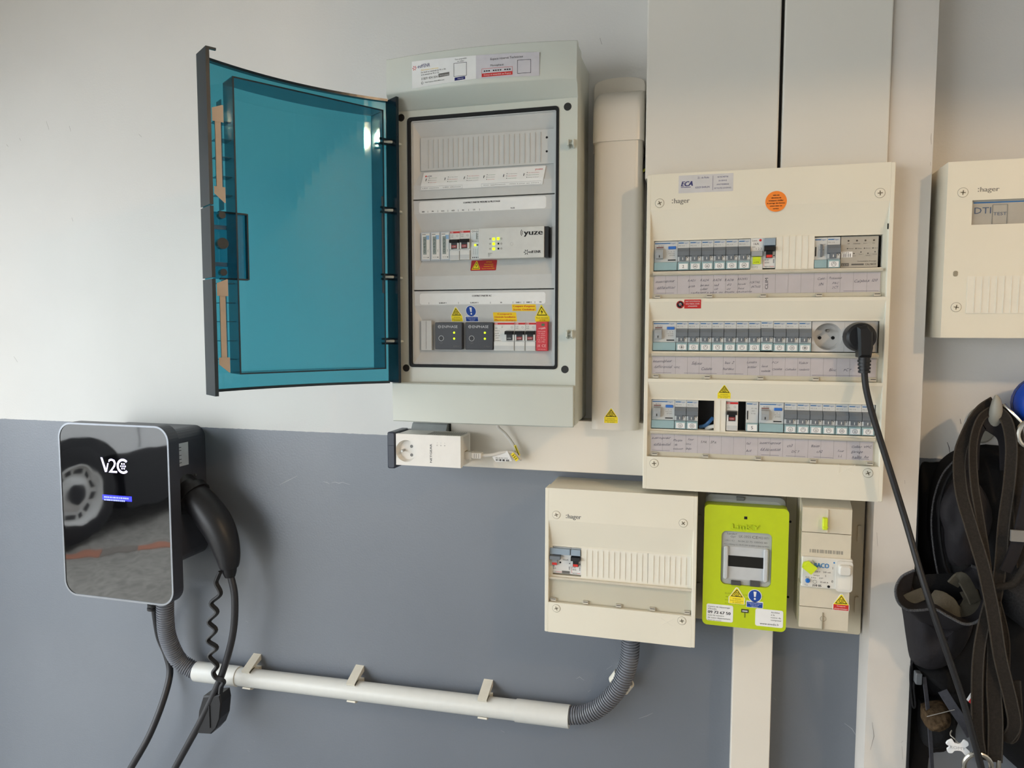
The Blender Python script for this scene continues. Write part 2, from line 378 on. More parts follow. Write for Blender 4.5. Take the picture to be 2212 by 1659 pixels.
struct(MB().box(-1950, 2300, -4700, -4600, -ZO, 750, ROOMM).build('wall_front'))
wl = MB()
wl.box(-1950, -1850, -280, 120, -ZO, 750, ROOMM); wl.box(-1950, -1850, -4600, -280, 260, 750, ROOMM)
struct(wl.build('wall_left'))
struct(MB().box(-9000, -1900, -9000, 3000, -ZO-100, -ZO, ASPH).build('ground_outside'))
# unseen beam added to keep the warm lamp off the top of the wall
# ------------------------------------------------------------------ signs and stickers
def warn_tri(mb, x, z, w, h, y, plate=YEL, sun=True):
    """yellow warning triangle, centre x, base z"""
    mb.prism([(x-w/2, z), (x+w/2, z), (x+w*.04, z+h), (x-w*.04, z+h)], y, y-.15, YEL)
    a, b = w*.40, h*.80; c = z+h*.09
    mb.ring([(x-a, c), (x+a, c), (x, c+b)], [(x-a*.80, c+b*.085), (x+a*.80, c+b*.085), (x, c+b*.86)], y-.15, y-.3, INK)
    if sun:
        mb.torus(x, c+b*.33, w*.115, w*.03, y-.15, INK, 16)
        for k in range(8):
            t = math.pi/4*k+.2; r0, r1 = w*.14, w*.215
            if k == 6: continue
            mb.obox((x+math.cos(t)*(r0+r1)/2, y-.25, c+b*.33+math.sin(t)*(r0+r1)/2), (math.cos(t)*(r1-r0)/2, 0, math.sin(t)*(r1-r0)/2), (0, .08, 0), (-math.sin(t)*w*.014, 0, math.cos(t)*w*.014), INK)
    bz = c+b*.33; q = w*.05
    if not sun: q = w*.10; bz += b*.06
    mb.poly([(x+q*.5, bz+q*2), (x-q*.9, bz-q*.2), (x-q*.05, bz-q*.1), (x-q*.3, bz-q*2.1), (x+q*1.0, bz+q*.45), (x+q*.1, bz+q*.35)], y-.32, INK)
def solar_sticker(parent, x, z, w, h, y, red=None, lines=3, tri=.66, tilt=None):
    """warning triangle on a yellow (or red) text block; x centre, z bottom"""
    mb = MB(); hb = h*(1-tri)
    mb.rbox(x-w/2-w*.04, x+w/2+w*.04, z-h*.01, z+hb+h*.04, y, y-.1, PAPER, r=1)
    mb.prism([(x-w*.55, z+hb*.9), (x+w*.55, z+hb*.9), (x+w*.07, z+h*1.05), (x-w*.07, z+h*1.05)], y, y-.09, PAPER)
    mb.rect(x-w/2, x+w/2, z, z+hb, y-.13, red or YEL)
    k = 0
    for i in range(lines):
        ww = w*(.55 if i % 2 == 0 else .86)
        if red and i >= 0: mb.text('photovoltaïque' if i else 'Coupure', x, z+hb*(.62-.46*i), hb*.22, y-.16, PAPER, w=ww, align='C')
        else: mb.text(['ATTENTION', 'Présence de deux sources', 'de tension'][i % 3], x, z+hb*(.68-.28*i), hb*.17, y-.16, INK, w=ww, align='C')
    warn_tri(mb, x, z+hb, w, h*tri, y-.1)
    if tilt: mb.tilt(*tilt)
    return mb.build('warning_sticker', parent)
def mandatory_sticker(parent, x, z, w, h, y, tilt=None):
    mb = MB(); r = w*.40
    mb.rbox(x-w/2-.8, x+w/2+.8, z-.6, z+h*.36, y, y-.1, PAPER, r=1); mb.disc(x, z+h*.36+r*.93, r*1.1, y, y-.1, PAPER, 24)
    mb.rect(x-w/2, x+w/2, z, z+h*.30, y-.13, SIGNB); mb.disc(x, z+h*.36+r*.93, r, y-.1, y-.2, SIGNB, 24)
    c = z+h*.36+r*.93
    mb.poly([(x-r*.13, c-r*.18), (x+r*.13, c-r*.18), (x+r*.24, c+r*.72), (x-r*.24, c+r*.72)], y-.25, PAPER); mb.disc(x, c-r*.52, r*.17, y-.2, y-.25, PAPER, 12)
    for i, t in enumerate(('Couper les deux sources', 'avant toute', 'intervention')): mb.text(t, x, z+h*(.21-.09*i), h*.05, y-.16, PAPER, w=w*(.85, .55, .4)[i], align='C')
    if tilt: mb.tilt(*tilt)
    return mb.build('mandatory_sign_sticker', parent)
_screw = {}
def screw(parent, x, z, y, r=6.6, rot=0.3):
    mb = MB(); mb.disc(x, z, r+.7, y+.6, y-.05, mat('screw_groove', (168, 160, 142), .5), 28); mb.disc(x, z, r, y+1, y-.8, CREAM, 28, bev=.5)
    g = mat('screw_recess', (128, 118, 98), .6)
    for a in (rot, rot+math.pi/2): mb.obox((x, y-.85, z), (math.cos(a)*r*.52, 0, math.sin(a)*r*.52), (0, .15, 0), (-math.sin(a)*r*.11, 0, math.cos(a)*r*.11), g)
    return mb.build('screw', parent)
# ------------------------------------------------------------------ modular devices on the rails
def device_icon(mb, kind, x, z, y, r=3.3):
    if kind.isdigit():
        mb.text(kind, x, z-2.3, 4.6, y-.1, INK, align='C'); return
    mb.torus(x, z, r, .45, y, INK, 20)
    if kind == 'socket':
        for a in (-1.4, 1.4): mb.disc(x+a, z-.1, .55, y, y-.15, INK, 8)
        mb.disc(x, z+1.6, .7, y, y-.15, INK, 8)
    elif kind == 'lamp':
        mb.torus(x, z+.3, 1.2, .35, y, INK, 12); mb.rect(x-1.5, x+1.5, z-1.6, z-1.2, y-.15, INK); mb.rect(x-.4, x+.4, z-1.2, z-.6, y-.15, INK)
    elif kind == 'hob':
        mb.rect(x-1.9, x+1.9, z-1.3, z-.2, y-.15, INKG); mb.rect(x-1.6, x-.2, z+.3, z+.8, y-.15, INK); mb.rect(x-.2, x+1.8, z+.8, z+1.3, y-.15, INK)
    elif kind == 'fan':
        for a in (0, math.pi/2): mb.obox((x, y-.1, z), (2.4*math.cos(a), 0, 2.4*math.sin(a)), (0, .05, 0), (-.5*math.sin(a), 0, .5*math.cos(a)), INKG)
        mb.disc(x, z, .8, y, y-.2, INK, 10)
    else:
        mb.ring(rrect(x-1.7, x+1.7, z-1.6, z+1.6, .4, 2), rrect(x-1.3, x+1.3, z-1.2, z+1.2, .3, 2), y, y-.15, INK); mb.rect(x-.3, x+.3, z-.8, z+.8, y-.15, INK)
_proto = {}
def breaker(parent, x, t, icon, ym=-94):
    """single-module circuit breaker, left edge x, top z t"""
    if 'b' not in _proto:
        mb = MB(); mb.box(x, x+17.9, -60, ym, t-46, t, LGREY)
        mb.rect(x+.9, x+9, t-4.0, t-2.5, ym-.12, BLUEI); mb.text('hager', x+9.4, t-4.2, 2.2, ym-.12, BLUEI, w=7)
        mb.text('MC C16', x+1.4, t-8.4, 1.7, ym-.12, INKG, w=9); mb.text('~', x+12.5, t-8.4, 1.7, ym-.12, INKG)
        mb.box(x+12.7, x+17.5, ym, ym-3.5, t-31.5, t-25, LGREY); mb.box(x+.3, x+3.0, ym, ym-3.5, t-31.5, t-25, LGREY)
        mb.disc(x+15.2, t-26.6, .75, ym-3.4, ym-3.6, INK, 8)
        b = mb.build('circuit_breaker', parent)
        tg = MB(); tg.profx([(ym, t-11), (ym-4, t-12), (ym-7, t-17), (ym-7, t-23.5), (ym-4, t-25.2), (ym, t-25.2)], x+.2, x+17.7, DGREY)
        tg.profx([(ym, t-24), (ym-6.5, t-24), (ym-5, t-31.5), (ym, t-31.5)], x+3.4, x+12.3, DGREY)
        tg.box(x+7.4, x+8.5, ym-5.2, ym-6.2, t-30.2, t-26.4, WHITE); tg.build('toggle', b)
        w = MB(); w.profx([(ym, t-33), (ym-4.5, t-34), (ym-5, t-45), (ym-4, t-46), (ym, t-46)], x+.3, x+17.6, TEAL); w.build('label_window', b)
        _proto['b'] = (b, x, t, ym)
    else:
        p, px, pt, pym = _proto['b']; b = dup_plain(p, (x-px, ym-pym, t-pt), parent)
    lb = MB(); lb.box(x+2.4, x+15.8, ym-4.6, ym-5.2, t-44.7, t-36.2, PAPER); device_icon(lb, icon, x+9, t-40.4, ym-5.2)
    lb.build('icon_label', b); return b
def dup_plain(p, off, parent):
    c = p.copy(); COL.objects.link(c); q = WORIG[p.name]; place(c, tuple(q[i]+off[i] for i in range(3)), parent)
    for ch in list(p.children):
        if ch.name.startswith('icon_label'): continue
        d = ch.copy(); COL.objects.link(d); q = WORIG[ch.name]; place(d, tuple(q[i]+off[i] for i in range(3)), c)
    return c
def differential(parent, x, t, ym=-94):
    if 'd' in _proto:
        p, px, pt, pym = _proto['d']; return dup_plain(p, (x-px, ym-pym, t-pt), parent)
    mb = MB(); mb.box(x, x+36.2, -60, ym, t-46, t, LGREY)
    mb.rect(x+1, x+25, t-4.0, t-2.5, ym-.12, BLUEI); mb.text('hager', x+25.6, t-4.2, 2.4, ym-.12, BLUEI, w=8)
    mb.text('40A 30mA', x+6, t-8, 1.8, ym-.12, INKG, w=9)
    mb.box(x+3.4, x+14.6, ym, ym-.6, t-10.2, t-8.8, mat('brown_red', (120, 62, 54), .5))
    for k in range(3): mb.text(('~ n 1', '1/2 3 N', 'id 0,03')[k], x+21+k*1.4, t-17-3*k, 1.7, ym-.12, INKG, w=10-k)
    mb.box(x+21.5, x+33.5, ym, ym-.8, t-30.4, t-28.8, BLACK)
    b = mb.build('differential_switch', parent)
    tg = MB(); tg.profx([(ym, t-11), (ym-7, t-13), (ym-9, t-18), (ym-8, t-27.5), (ym, t-28)], x+3.2, x+14.2, MGREY); tg.box(x+8, x+9.2, ym-8, ym-8.9, t-26, t-22.2, BLACK); tg.build('toggle', b)
    ts = MB(); ts.rbox(x+22, x+33.8, t-12.6, t-8.2, ym, ym-2.5, mat('test_button_blue', (52, 112, 196), .4), r=.8, bev=.6); ts.build('test_button', b)
    w = MB(); w.profx([(ym, t-32.5), (ym-4.5, t-33.5), (ym-5, t-45), (ym-4, t-46), (ym, t-46)], x+.4, x+35.8, TEAL); w.build('label_window', b)
    _proto['d'] = (b, x, t, ym); return b
def contactor(parent, x, t, num=None, ym=-94):
    mb = MB(); mb.box(x, x+17.9, -60, ym, t-46, t, LGREY); mb.rect(x+.9, x+9, t-4, t-2.5, ym-.12, BLUEI); mb.text('hager', x+9.4, t-4.2, 2.2, ym-.12, BLUEI, w=7)
    for k in range(3): mb.text(('ES 100', '230V ~', '1/2')[k], x+8, t-11-4*k, 1.6, ym-.12, INKG, w=8-k)
    mb.box(x+1.4, x+3, ym, ym-.5, t-28, t-14, BLACK)
    mb.profx([(ym, t-10), (ym-4, t-12), (ym-4, t-28), (ym, t-29)], x+8.5, x+11.5, DGREY) if not num else None
    b = mb.build('contactor', parent)
    w = MB(); w.profx([(ym, t-33), (ym-4.5, t-34), (ym-5, t-45), (ym-4, t-46), (ym, t-46)], x+.3, x+17.6, TEAL)
    w.build('label_window', b)
    if num:
        lb = MB(); lb.box(x+2, x+16.2, ym-4.6, ym-5.2, t-45, t-35, PAPER); lb.text(num, x+9, t-42.6, 5, ym-5.3, INK, align='C'); lb.build('number_label', b)
    return b
def red_top_breaker(parent, x, t, ym, w=17.9, h=46, wide=False, mark='C16'):
    """white breaker with a red top line and black toggle"""
    body = mat('white_breaker', (222, 221, 216), .4)
    mb = MB(); mb.box(x, x+w, ym+40, ym, t-h, t, body); mb.box(x+.3, x+w-.3, ym, ym-.4, t-4.3, t-1.2, REDI)
    mb.text('ABB', x+.8, t-3.8, 2.0, ym-.5, PAPER, w=5); mb.text(mark, x+1.2, t-8.2, 1.9, ym-.12, INKG); mb.text('6000', x+1.2, t-11, 1.6, ym-.12, INKG); mb.torus(x+w-5, t-8.6, 1.5, .3, ym, INKG, 10)
    mb.box(x+.5, x+w-.5, ym, ym-3, t-h, t-h+15, body); mb.box(x+.8, x+w-.8, ym-3, ym-3.4, t-h+1, t-h+8, mat('pale_label_field', (198, 199, 197), .4))
    b = mb.build('circuit_breaker', parent)
    x2 = x+w-16.5 if wide else x
    tg = MB(); tg.profx([(ym, t-14.5), (ym-8, t-15.5), (ym-9.5, t-20.5), (ym, t-21)], x2+1.3, x2+16.2 if not wide else x+w-1.6, BLACK); tg.box(x2+3.6, x2+14, ym, ym-5, t-30, t-20, BLACK); tg.build('toggle', b)
    rw = MB(); rw.box(x2+4.3, x2+13.2, ym-5, ym-5.4, t-29.2, t-24.5, mat('toggle_red_field', (150, 46, 42), .5) if not wide else BLACK); rw.text('I-ON', x2+5.4, t-28, 2, ym-5.6, PAPER, w=6); rw.build('position_window', b)
    ck = MB(); ck.box(x2+1, x2+3.4, ym, ym-5, t-31, t-21, body); ck.box(x2+14.2, x2+16.8, ym, ym-5, t-31, t-21, body); ck.build('toggle_guard', b)
    return b
def legrand_breaker(parent, x, t, ym, w=17.9, grey=False, lines=('D16', '6000')):
    body = mat('legrand_white', (224, 223, 219), .4)
    mb = MB(); mb.box(x, x+w, -60, ym, t-46, t, body)
    for k, s_ in enumerate(lines): mb.text(s_, x+2.6, t-35-4*k, 2.4, ym-.12, INKG)
    mb.rect(x+1.2, x+1.7, t-44, t-33, ym-.12, REDI); mb.text('legrand', x+2.4, t-44.4, 1.9, ym-.12, INK, w=8); mb.rect(x+10.6, x+w-1.2, t-44.2, t-43.6, ym-.12, REDI)
    for k in range(4): mb.rect(x+w-3.2, x+w-1.4, t-34-k*1.5, t-33.2-k*1.5, ym-.12, INK)
    mb.disc(x+w-2, t-27.5, .9, ym, ym-.3, INK, 8)
    b = mb.build('circuit_breaker', parent)
    wn = MB(); wn.profx([(ym, t-1), (ym-5, t-2), (ym-5, t-12), (ym, t-13)], x+.8, x+w-.8, mat('blue_grey_cap', (150, 166, 180), .25)); wn.build('terminal_cap', b)
    tg = MB(); tg.profx([(ym, t-13), (ym-9, t-14.5), (ym-10, t-20), (ym, t-21)], x+1, x+w-1.2 if w < 25 else x+19, DGREY if grey else BLACK); tg.box(x+4, x+13.5, ym, ym-5, t-31, t-20, mat('legrand_shaft', (150, 152, 154), .4) if grey else BLACK); tg.build('toggle', b)
    rw = MB(); rw.box(x+4.6, x+12.9, ym-5, ym-5.4, t-30.6, t-26.5, mat('legrand_red', (214, 52, 42), .5)); rw.build('position_window', b)
    return b
def power_socket(parent, x, t, ym=-94, w=45.6, h=46):
    mb = MB(); s_ = mat('socket_grey', (198, 197, 194), .4)
    cx, cz = x+w/2, t-h/2; R_ = 20.5
    n = 32; o = []
    for i in range(n):     # square outline with as many points as the bowl rim
        a = 2*math.pi*(i+.5)/n; k = 1/max(abs(math.cos(a))/(w/2), abs(math.sin(a))/(h/2)); o.append((cx+k*math.cos(a), cz+k*math.sin(a)))
    for ex in (cx-w/2, cx+w/2):
        for ez in (cz-h/2, cz+h/2):
            i = min(range(n), key=lambda q_: (o[q_][0]-ex)**2+(o[q_][1]-ez)**2); o[i] = (ex, ez)
    c = [(cx+R_*math.cos(2*math.pi*(i+.5)/n), cz+R_*math.sin(2*math.pi*(i+.5)/n)) for i in range(n)]
    mb.ring(o, c, -60, ym, s_)
    b = mb.build('power_socket', parent)
    bw = MB(); i2 = [(cx+(px-cx)*.9, cz+(pz-cz)*.9) for px, pz in c]; n0 = len(c)
    bw.add([(p[0], ym, p[1]) for p in c]+[(p[0], ym+16, p[1]) for p in i2], [(i, (i+1) % n0, n0+(i+1) % n0, n0+i) for i in range(n0)]+[tuple(range(n0, 2*n0))], s_)
    for a in (-9.5, 9.5): bw.disc(cx+a, cz-2, 2.7, ym+16, ym+15.7, DARK, 14)
    bw.build('socket_bowl', b)
    pin = MB(); pin.tube([(cx, ym+16, cz+9), (cx, ym+3, cz+9), (cx, ym+1, cz+9)], [2.4, 2.4, 1.4], STEEL, 10); pin.build('earth_pin', b)
    return b
def label_strip(parent, x0, x1, zt, zb, y, cells, words, lines=(), paper=True, cell0=None):
    """clear holder with a written paper strip; words = (text, x, row fraction, height)"""
    lg = MB(); lg.profx([(y+4, zt), (y-4.5, zt), (y-6, zt-2.5), (y-4.5, zt-4.5), (y+4, zt-4.5)], x0, x1, mat('ivory_translucent_ledge', (208, 201, 184), .3)); led = lg.build('label_holder', parent)
    for fx in (.38, .575): pass
    h = zt-5-zb
    if paper:
        pm = MB(); pz0 = zb+7; pm.box(x0+1.5, x1-2, y+.2, y-.4, pz0, zt-5.5, PAPERV)
        for k in range(1, cells):
            X = x0+1.5+(x1-x0-3.5)*k/cells; pm.rect(X-.12, X+.12, pz0, zt-5.5, y-.45, INKG)
        for a, b_ in lines: pm.rect(a, b_, pz0+1.6, pz0+2.0, y-.47, PEN)
        for w_ in words:
            tx, X, fz, hh = w_[:4]; hand(pm, tx, X, pz0+(zt-5.5-pz0)*fz, hh, y-.5, PEN if tx not in ('CLIM', 'SPA', '5PA') else INK, w=w_[4] if len(w_) > 4 else None)
        pm.build('label_paper', led)
    cv = MB(); cv.box(x0, x1, y-3.2, y-4.0, zb, zt-4.5, CLEAR); cv.box(x0, x1, y+1, y-3.2, zb, zb+1, CLEAR); cv.build('clear_cover', led)
    for k in range(5):
        X = x0+3+(x1-x0-14)*k/4
        cl = MB(); cl.box(X, X+9, y+1, y-4.8, zb+.8, zb+5.5, mat('clip_plastic', (200, 194, 180), .35)); cl.box(X+1, X+8.4, y-4.8, y-5.0, zb+3.4, zb+4.6, mat('clip_shadow_slot', (84, 78, 70), .6)); cl.build('clip', led)
    return led
def gamma_cover(parent, x0, zt, W_, H_, yf, rows):
    """moulded front with one opening per rail, each set back under a sloping band; rows = list of (window top, window bottom, label bottom)"""
    mb = MB(); xi0, xi1 = x0+6.5, x0+W_-6.5; yr = yf+9; yb = yf+30
    mb.prism(rrect(x0, xi0, zt-H_, zt, 1.5, 3), yb, yf, CREAM, .8); mb.prism(rrect(xi1, x0+W_, zt-H_, zt, 1.5, 3), yb, yf, CREAM, .8)
    z = zt-.0
    for i, (wt, wb, lb) in enumerate(rows):
        fl = 55 if i == 0 else 5
        mb.profx([(yb, z), (yf, z), (yf, z-fl), (yr, wt+3), (yr, wt), (yb, wt)], xi0-.5, xi1+.5, CREAM)
        mb.box(xi0, xi0+5, yb, yr, wb, wt, CREAM); mb.box(xi1-5, xi1, yb, yr, wb, wt, CREAM)
        mb.box(xi0, xi1, yb, yr, lb, wb, CREAM); z = lb
    mb.profx([(yb, z), (yf, z), (yf, zt-H_), (yb, zt-H_)], xi0-.5, xi1+.5, CREAM)
    return mb.build('front_cover', parent)
def hager_mark(mb, x, z, h, y, m, w):
    mb.disc(x, z+h*.12, h*.13, y+.05, y-.08, m, 10); mb.disc(x, z+h*.68, h*.13, y+.05, y-.08, m, 10); mb.text('hager', x+h*.35, z, h, y-.08, m, w=w-h*.35, bold=.05)
# ------------------------------------------------------------------ three-row distribution board
BX, BW, BH, YF = 0.0, 355.0, 500.0, -106.0
board = thing('distribution_board', 'tall cream distribution board with three rows of breakers and handwritten strips', 'distribution board', (177, 0, -500))
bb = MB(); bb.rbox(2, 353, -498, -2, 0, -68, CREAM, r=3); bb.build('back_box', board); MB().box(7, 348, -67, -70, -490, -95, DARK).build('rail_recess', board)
R1, R2, R3 = -103.0, -230.0, -355.5
gamma_cover(board, 0, 0, 355, 500, YF, [(R1+.6, R1-47.4, -194), (R2+.6, R2-47.4, -321), (R3+.6, R3-47.4, -447)])
for x, z in ((19.9, -44.8), (335.4, -43.8)): screw(board, x, z, YF, rot=random.random())
for x, z in ((18, -458), (333.8, -457)): screw(board, x, z, YF, rot=random.random())
lg = MB(); hager_mark(lg, 39.5, -46, 7.6, YF, mat('logo_grey', (138, 134, 124), .5), 26); lg.build('maker_mark', board)
for z in (-92, -408):
    MB().box(346.6, 348.3, YF-.3, YF-.6, z-4, z+4, DARK).build('latch_slot', board)
wx = MB()
for k in range(4):
    a = 293+k*.9; wx.box(a, a+.4, YF, YF-.2, -461, -447, CREAM)
for (a, b_) in (((292, -446), (316, -461)), ((292, -461), (316, -446))):
    d = Vector((b_[0]-a[0], 0, b_[1]-a[1])); wx.obox(((a[0]+b_[0])/2, YF, (a[1]+b_[1])/2), d/2, (0, .35, 0), Vector((-d.z, 0, d.x)).normalized()*.4, CREAM2)
wx.build('moulded_mark', board)
MW = 18.3
X0 = 12.0
def col(k): return X0+k*MW
# first rail
differential(board, col(0), R1)
for k, ic in ((2, '2'), (3, 'hob'), (4, 'hob'), (5, 'hob'), (6, 'hob'), (7, 'hob')): breaker(board, col(k), R1, ic)
x = col(8); t = R1; ym = -94
mb = MB(); mb.box(x, x+17.9, -60, ym-1, t-47, t+1, WHITE); mb.text('Lexic', x+2, t-4, 2.6, ym-1.15, INK); mb.disc(x+14, t-2.6, 1.9, ym-1, ym-1.2, REDI, 14); mb.text('16A', x+4.4, t-9.6, 3.6, ym-1.15, INK)
mb.text('250V', x+2, t-13.5, 1.7, ym-1.15, INKG); mb.text('1 2 3', x+8, t-17, 3.2, ym-1.15, INKG, w=8); mb.text('0372', x+2, t-45, 3, ym-1.15, mat('pencil_grey', (140, 138, 134), .6), w=9)
ts = mb.build('timer_switch', board)
MB().profx([(ym-1, t-19), (ym-7, t-20), (ym-8, t-27), (ym-1, t-28)], x+1, x+17, MGREY).build('toggle_cap', ts)
m2 = MB(); gy = mat('acid_yellow_plastic', (208, 226, 40), .4); m2.box(x+3.2, x+14.6, ym-1, ym-6, t-39, t-28.2, gy); m2.box(x+3.2, x+14.6, ym-6, ym-7.5, t-33, t-32, gy); m2.text('I-ON', x+5, t-37.4, 2.4, ym-6.1, INK, w=7); m2.build('toggle', ts)
legrand_breaker(board, col(9), R1+1, -95.5)
mb = MB(); mb.box(col(10), col(13)-.4, -60, -98.5, R1-48, R1+1.5, CREAM2)
for k in range(1, 6): mb.box(col(10)+k*9.1-.25, col(10)+k*9.1+.25, -98.5, -99.2, R1-48, R1+1.5, CREAM2)
mb.build('blank_filler', board)
contactor(board, col(13), R1-1)
breaker(board, col(14), R1-1, 'socket')
x = col(15); mb = MB(); pg = mat('controller_grey', (178, 172, 160), .5)
mb.box(x+.3, x+53, -60, -92.5, R1-47, R1, DARK); mb.box(x+.8, x+52, -92.5, -93, R1-46.4, R1-.6, pg)
for k in range(4): mb.disc(x+11+k*11.6, R1-7, 1.3, -93, -93.4, mat('indicator_dark', (82, 76, 68), .5), 12)
for k, s_ in enumerate(('Off', 'Délestage', 'Eco+', 'HC')): mb.text(s_, x+11+k*11.6, R1-12, 1.7, -93.2, INKG, align='C')
for k in range(4):
    mb.disc(x+10+k*11.6, R1-18.5, 1.0, -93, -93.3, INKG, 10); mb.text(('Normal', 'Delest', 'Eco', 'Arret')[k], x+12+k*11.6, R1-19.2, 1.5, -93.2, INKG, w=6)
    mb.disc(x+19+k*9.6, R1-26+k % 2*2, 1.0, -93, -93.3, INKG, 10); mb.text(('Defaut', 'Zone 1', 'Zone 2', 'Comp.')[k], x+16+k*9.6, R1-30+k % 2*2, 1.4, -93.2, INKG, w=6)
mb.text("Gestionnaire d'énergie", x+50, R1-38.4, 2.0, -93.2, INKG, w=26, align='R'); mb.text('CALYBOX', x+50, R1-43.4, 2.6, -93.2, INK, w=15, align='R'); mb.rect(x+16, x+33, R1-43.4, R1-41, -93.2, INKG)
mb.box(x+1.5, x+17, -93, -93.3, R1-31.5, R1-23, PAPER); mb.text('0124', x+3, R1-25.4, 1.6, -93.4, INK, w=9)
for k in range(14):
    if k % 3 != 1: mb.rect(x+2.4+k, x+2.4+k+(.6 if k % 2 else .35), R1-31, R1-26, -93.4, INK)
mb.box(x+2, x+12.5, -93, -93.2, R1-44.5, R1-40, INKG); mb.text('B R M', x+3, R1-43.6, 2, -93.4, pg, w=8)
mb.build('energy_controller', board)
# second rail
differential(board, col(0), R2)
for k, ic in zip(range(2, 13), ('fan', 'lamp', 'socket', 'socket', 'lamp', 'socket', 'lamp', 'hob', 'socket', 'unit', 'fan')): breaker(board, col(k), R2+(.9 if k in (9,) else 0), ic)
power_socket(board, col(13)+.6, R2)
power_socket(board, col(13)+46.4, R2)
# third rail
differential(board, col(0), R3)
breaker(board, col(2), R3, 'lamp'); breaker(board, col(3), R3, 'unit')
mb = MB(); mb.box(109.5, 127.2, -60, -98, R3-48.4, R3+2, CREAM2)
for a in (109.5, 118.2): mb.box(a, a+.5, -98, -98.8, R3-48, R3+1.8, CREAM2)
mb.build('blank_filler', board)
bw = MB(); bw.tube(spline([(88, -80, R3-44), (96, -84, R3-41), (103, -86, R3-34), (108, -84, R3-28)]), 3.0, mat('blue_wire', (46, 98, 150), .4), 10); bw.build('blue_wire', board)
bw = MB(); bw.tube(spline([(98, -80, R3-46), (104, -86, R3-43), (112, -84, R3-41)]), 3.2, WHITE, 10); bw.build('white_wire', board)
red_top_breaker(board, 128, R3, -94, mark='C2')
contactor(board, 158, R3, '5'); differential(board, 177.2, R3)
for k, ic in zip(range(7), ('lamp', 'socket', 'lamp', 'socket', 'unit', 'lamp', 'socket')): breaker(board, 214.4+k*18.3, R3, ic)
# written strips
c = (341-12)/18
label_strip(board, 11, 344, -152, -193.6, -97.5, 18, [('interrupteur', 15, .62, 4.2, 30), ('différentiel', 17, .28, 4.2, 28), ('RAD1', 65, .66, 3.6), ('grain', 66, .36, 3.6), ('RAD4', 84, .66, 3.6), ('bureau', 84, .40, 3.4), ('cellier', 84, .2, 3.4),
    ('RAD6', 103, .66, 3.6), ('hall', 105, .40, 3.6), ('ch3', 105, .2, 3.2), ('RADB', 121, .66, 3.6), ('ch2', 124, .42, 3.4), ('ch1', 124, .2, 3.4), ('RADIFRS', 140, .7, 3.4, 15), ('bureau', 140, .45, 3.2), ('bains', 141, .22, 3.2),
    ('PORTAIL', 158, .52, 3.2, 15), ('ENTRÉE', 160, .28, 3.2, 14), ('Cont-', 255, .66, 3.6), ('SIN', 257, .36, 3.6), ('Protection', 272, .68, 3.4, 17), ('PAC', 276, .42, 3.4), ('2CT', 276, .2, 3.4), ('Calybox 120', 306, .5, 4.2, 32), ('radiateurs plus ou moins cachette', 70, .03, 2.6, 92)], lines=((17, 44), (292, 340)))
cl = MB(); cl.text('CLIM', 185, -180.5, 4.6, -98.1, INK, w=17, vert=True); cl.build('label_lettering', board)
label_strip(board, 10.5, 343, -280, -320.5, -97.5, 18, [('interrupteur', 13, .66, 4.2, 30), ('différentiel', 15, .33, 4.2, 28), ('vmc', 46, .34, 4), ('Séjour', 73, .55, 4.6), ('Cuisine', 88, .25, 4.2), ('bas 2', 124, .62, 4.2), ('bureau', 121, .28, 4.2), ('Lumière', 157, .66, 3.6, 15), ('atelier', 158, .4, 3.6), ('lave', 179, .46, 3.8), ('vaiselle', 178, .2, 3.6, 14), ('PCF', 194, .66, 3.6), ('Cuisine', 194, .3, 3.6, 15), ('Cumulus', 213, .3, 3.6, 16), ('Volets', 232, .66, 3.6), ('roulants', 233, .3, 3.6, 15), ('Bloc', 276, .3, 4), ('PCT', 296, .3, 4)], lines=((17, 42), (62, 112), (126, 152), (252, 330)))
label_strip(board, 10.5, 343, -405.5, -446.5, -97.5, 18, [('interrupteur', 13, .7, 4.2, 30), ('différentiel', 16, .32, 4.2, 27), ('Plaque', 47, .62, 3.6, 15), ('de', 49, .38, 3.4), ('cuisson', 47, .14, 3.4, 16), ('Four', 70, .7, 3.4), ('lave', 67, .45, 3.4), ('linge', 67, .18, 3.4), ('SPA', 90, .58, 3.8), ('SPA', 105, .58, 3.8), ('tel', 159, .6, 4), ('ltct', 159, .2, 4), ('interrupteur', 179, .66, 4.2, 32), ('différentiel', 180, .28, 4.2, 30), ('ch3', 219, .55, 4.2), ('DCT', 226, .25, 4), ('Baies', 254, .6, 4.2), ('ch2', 262, .3, 4.2), ('Four', 292, .4, 3.4), ('L.L', 293, .12, 3.4), ('Cellier VMC', 311, .66, 3.6, 28), ('garage', 311, .38, 4), ('salle ht', 312, .1, 4, 24)], lines=((14, 42), (182, 208), (218, 246), (258, 286), (312, 336)))
# stickers on the board
st = MB(); st.rbox(48.5, 130, -31, -4, YF, YF-.15, mat('silver_label', (206, 204, 204), .5), r=.5)
st.text('ECA', 52.5, -20.5, 7.4, YF-.25, NAVY, w=17, shear=.25, bold=.08); st.rect(52, 67, -22.6, -21.8, YF-.25, NAVY); st.text('Z.I. de Ruitz', 77, -10, 2.9, YF-.25, NAVY, w=17); st.text('62620 BARLIN', 74, -24.5, 2.9, YF-.25, NAVY, w=21); st.rect(99.6, 100, -28.5, -6.5, YF-.25, NAVY)
for k, s_ in enumerate(('NE PAS METTRE', 'EN SERVICE', 'AVANT RESSERRAGE', 'DE TOUTES LES BORNES')): st.text(s_, 114.5, -10-k*5.6, 2.1, YF-.25, NAVY, w=(16, 12, 18, 25)[k], align='C')
st.build('company_sticker', board)
st = MB(); st.disc(192.5, -49.5, 15.4, YF, YF-.15, ORANGE, 40)
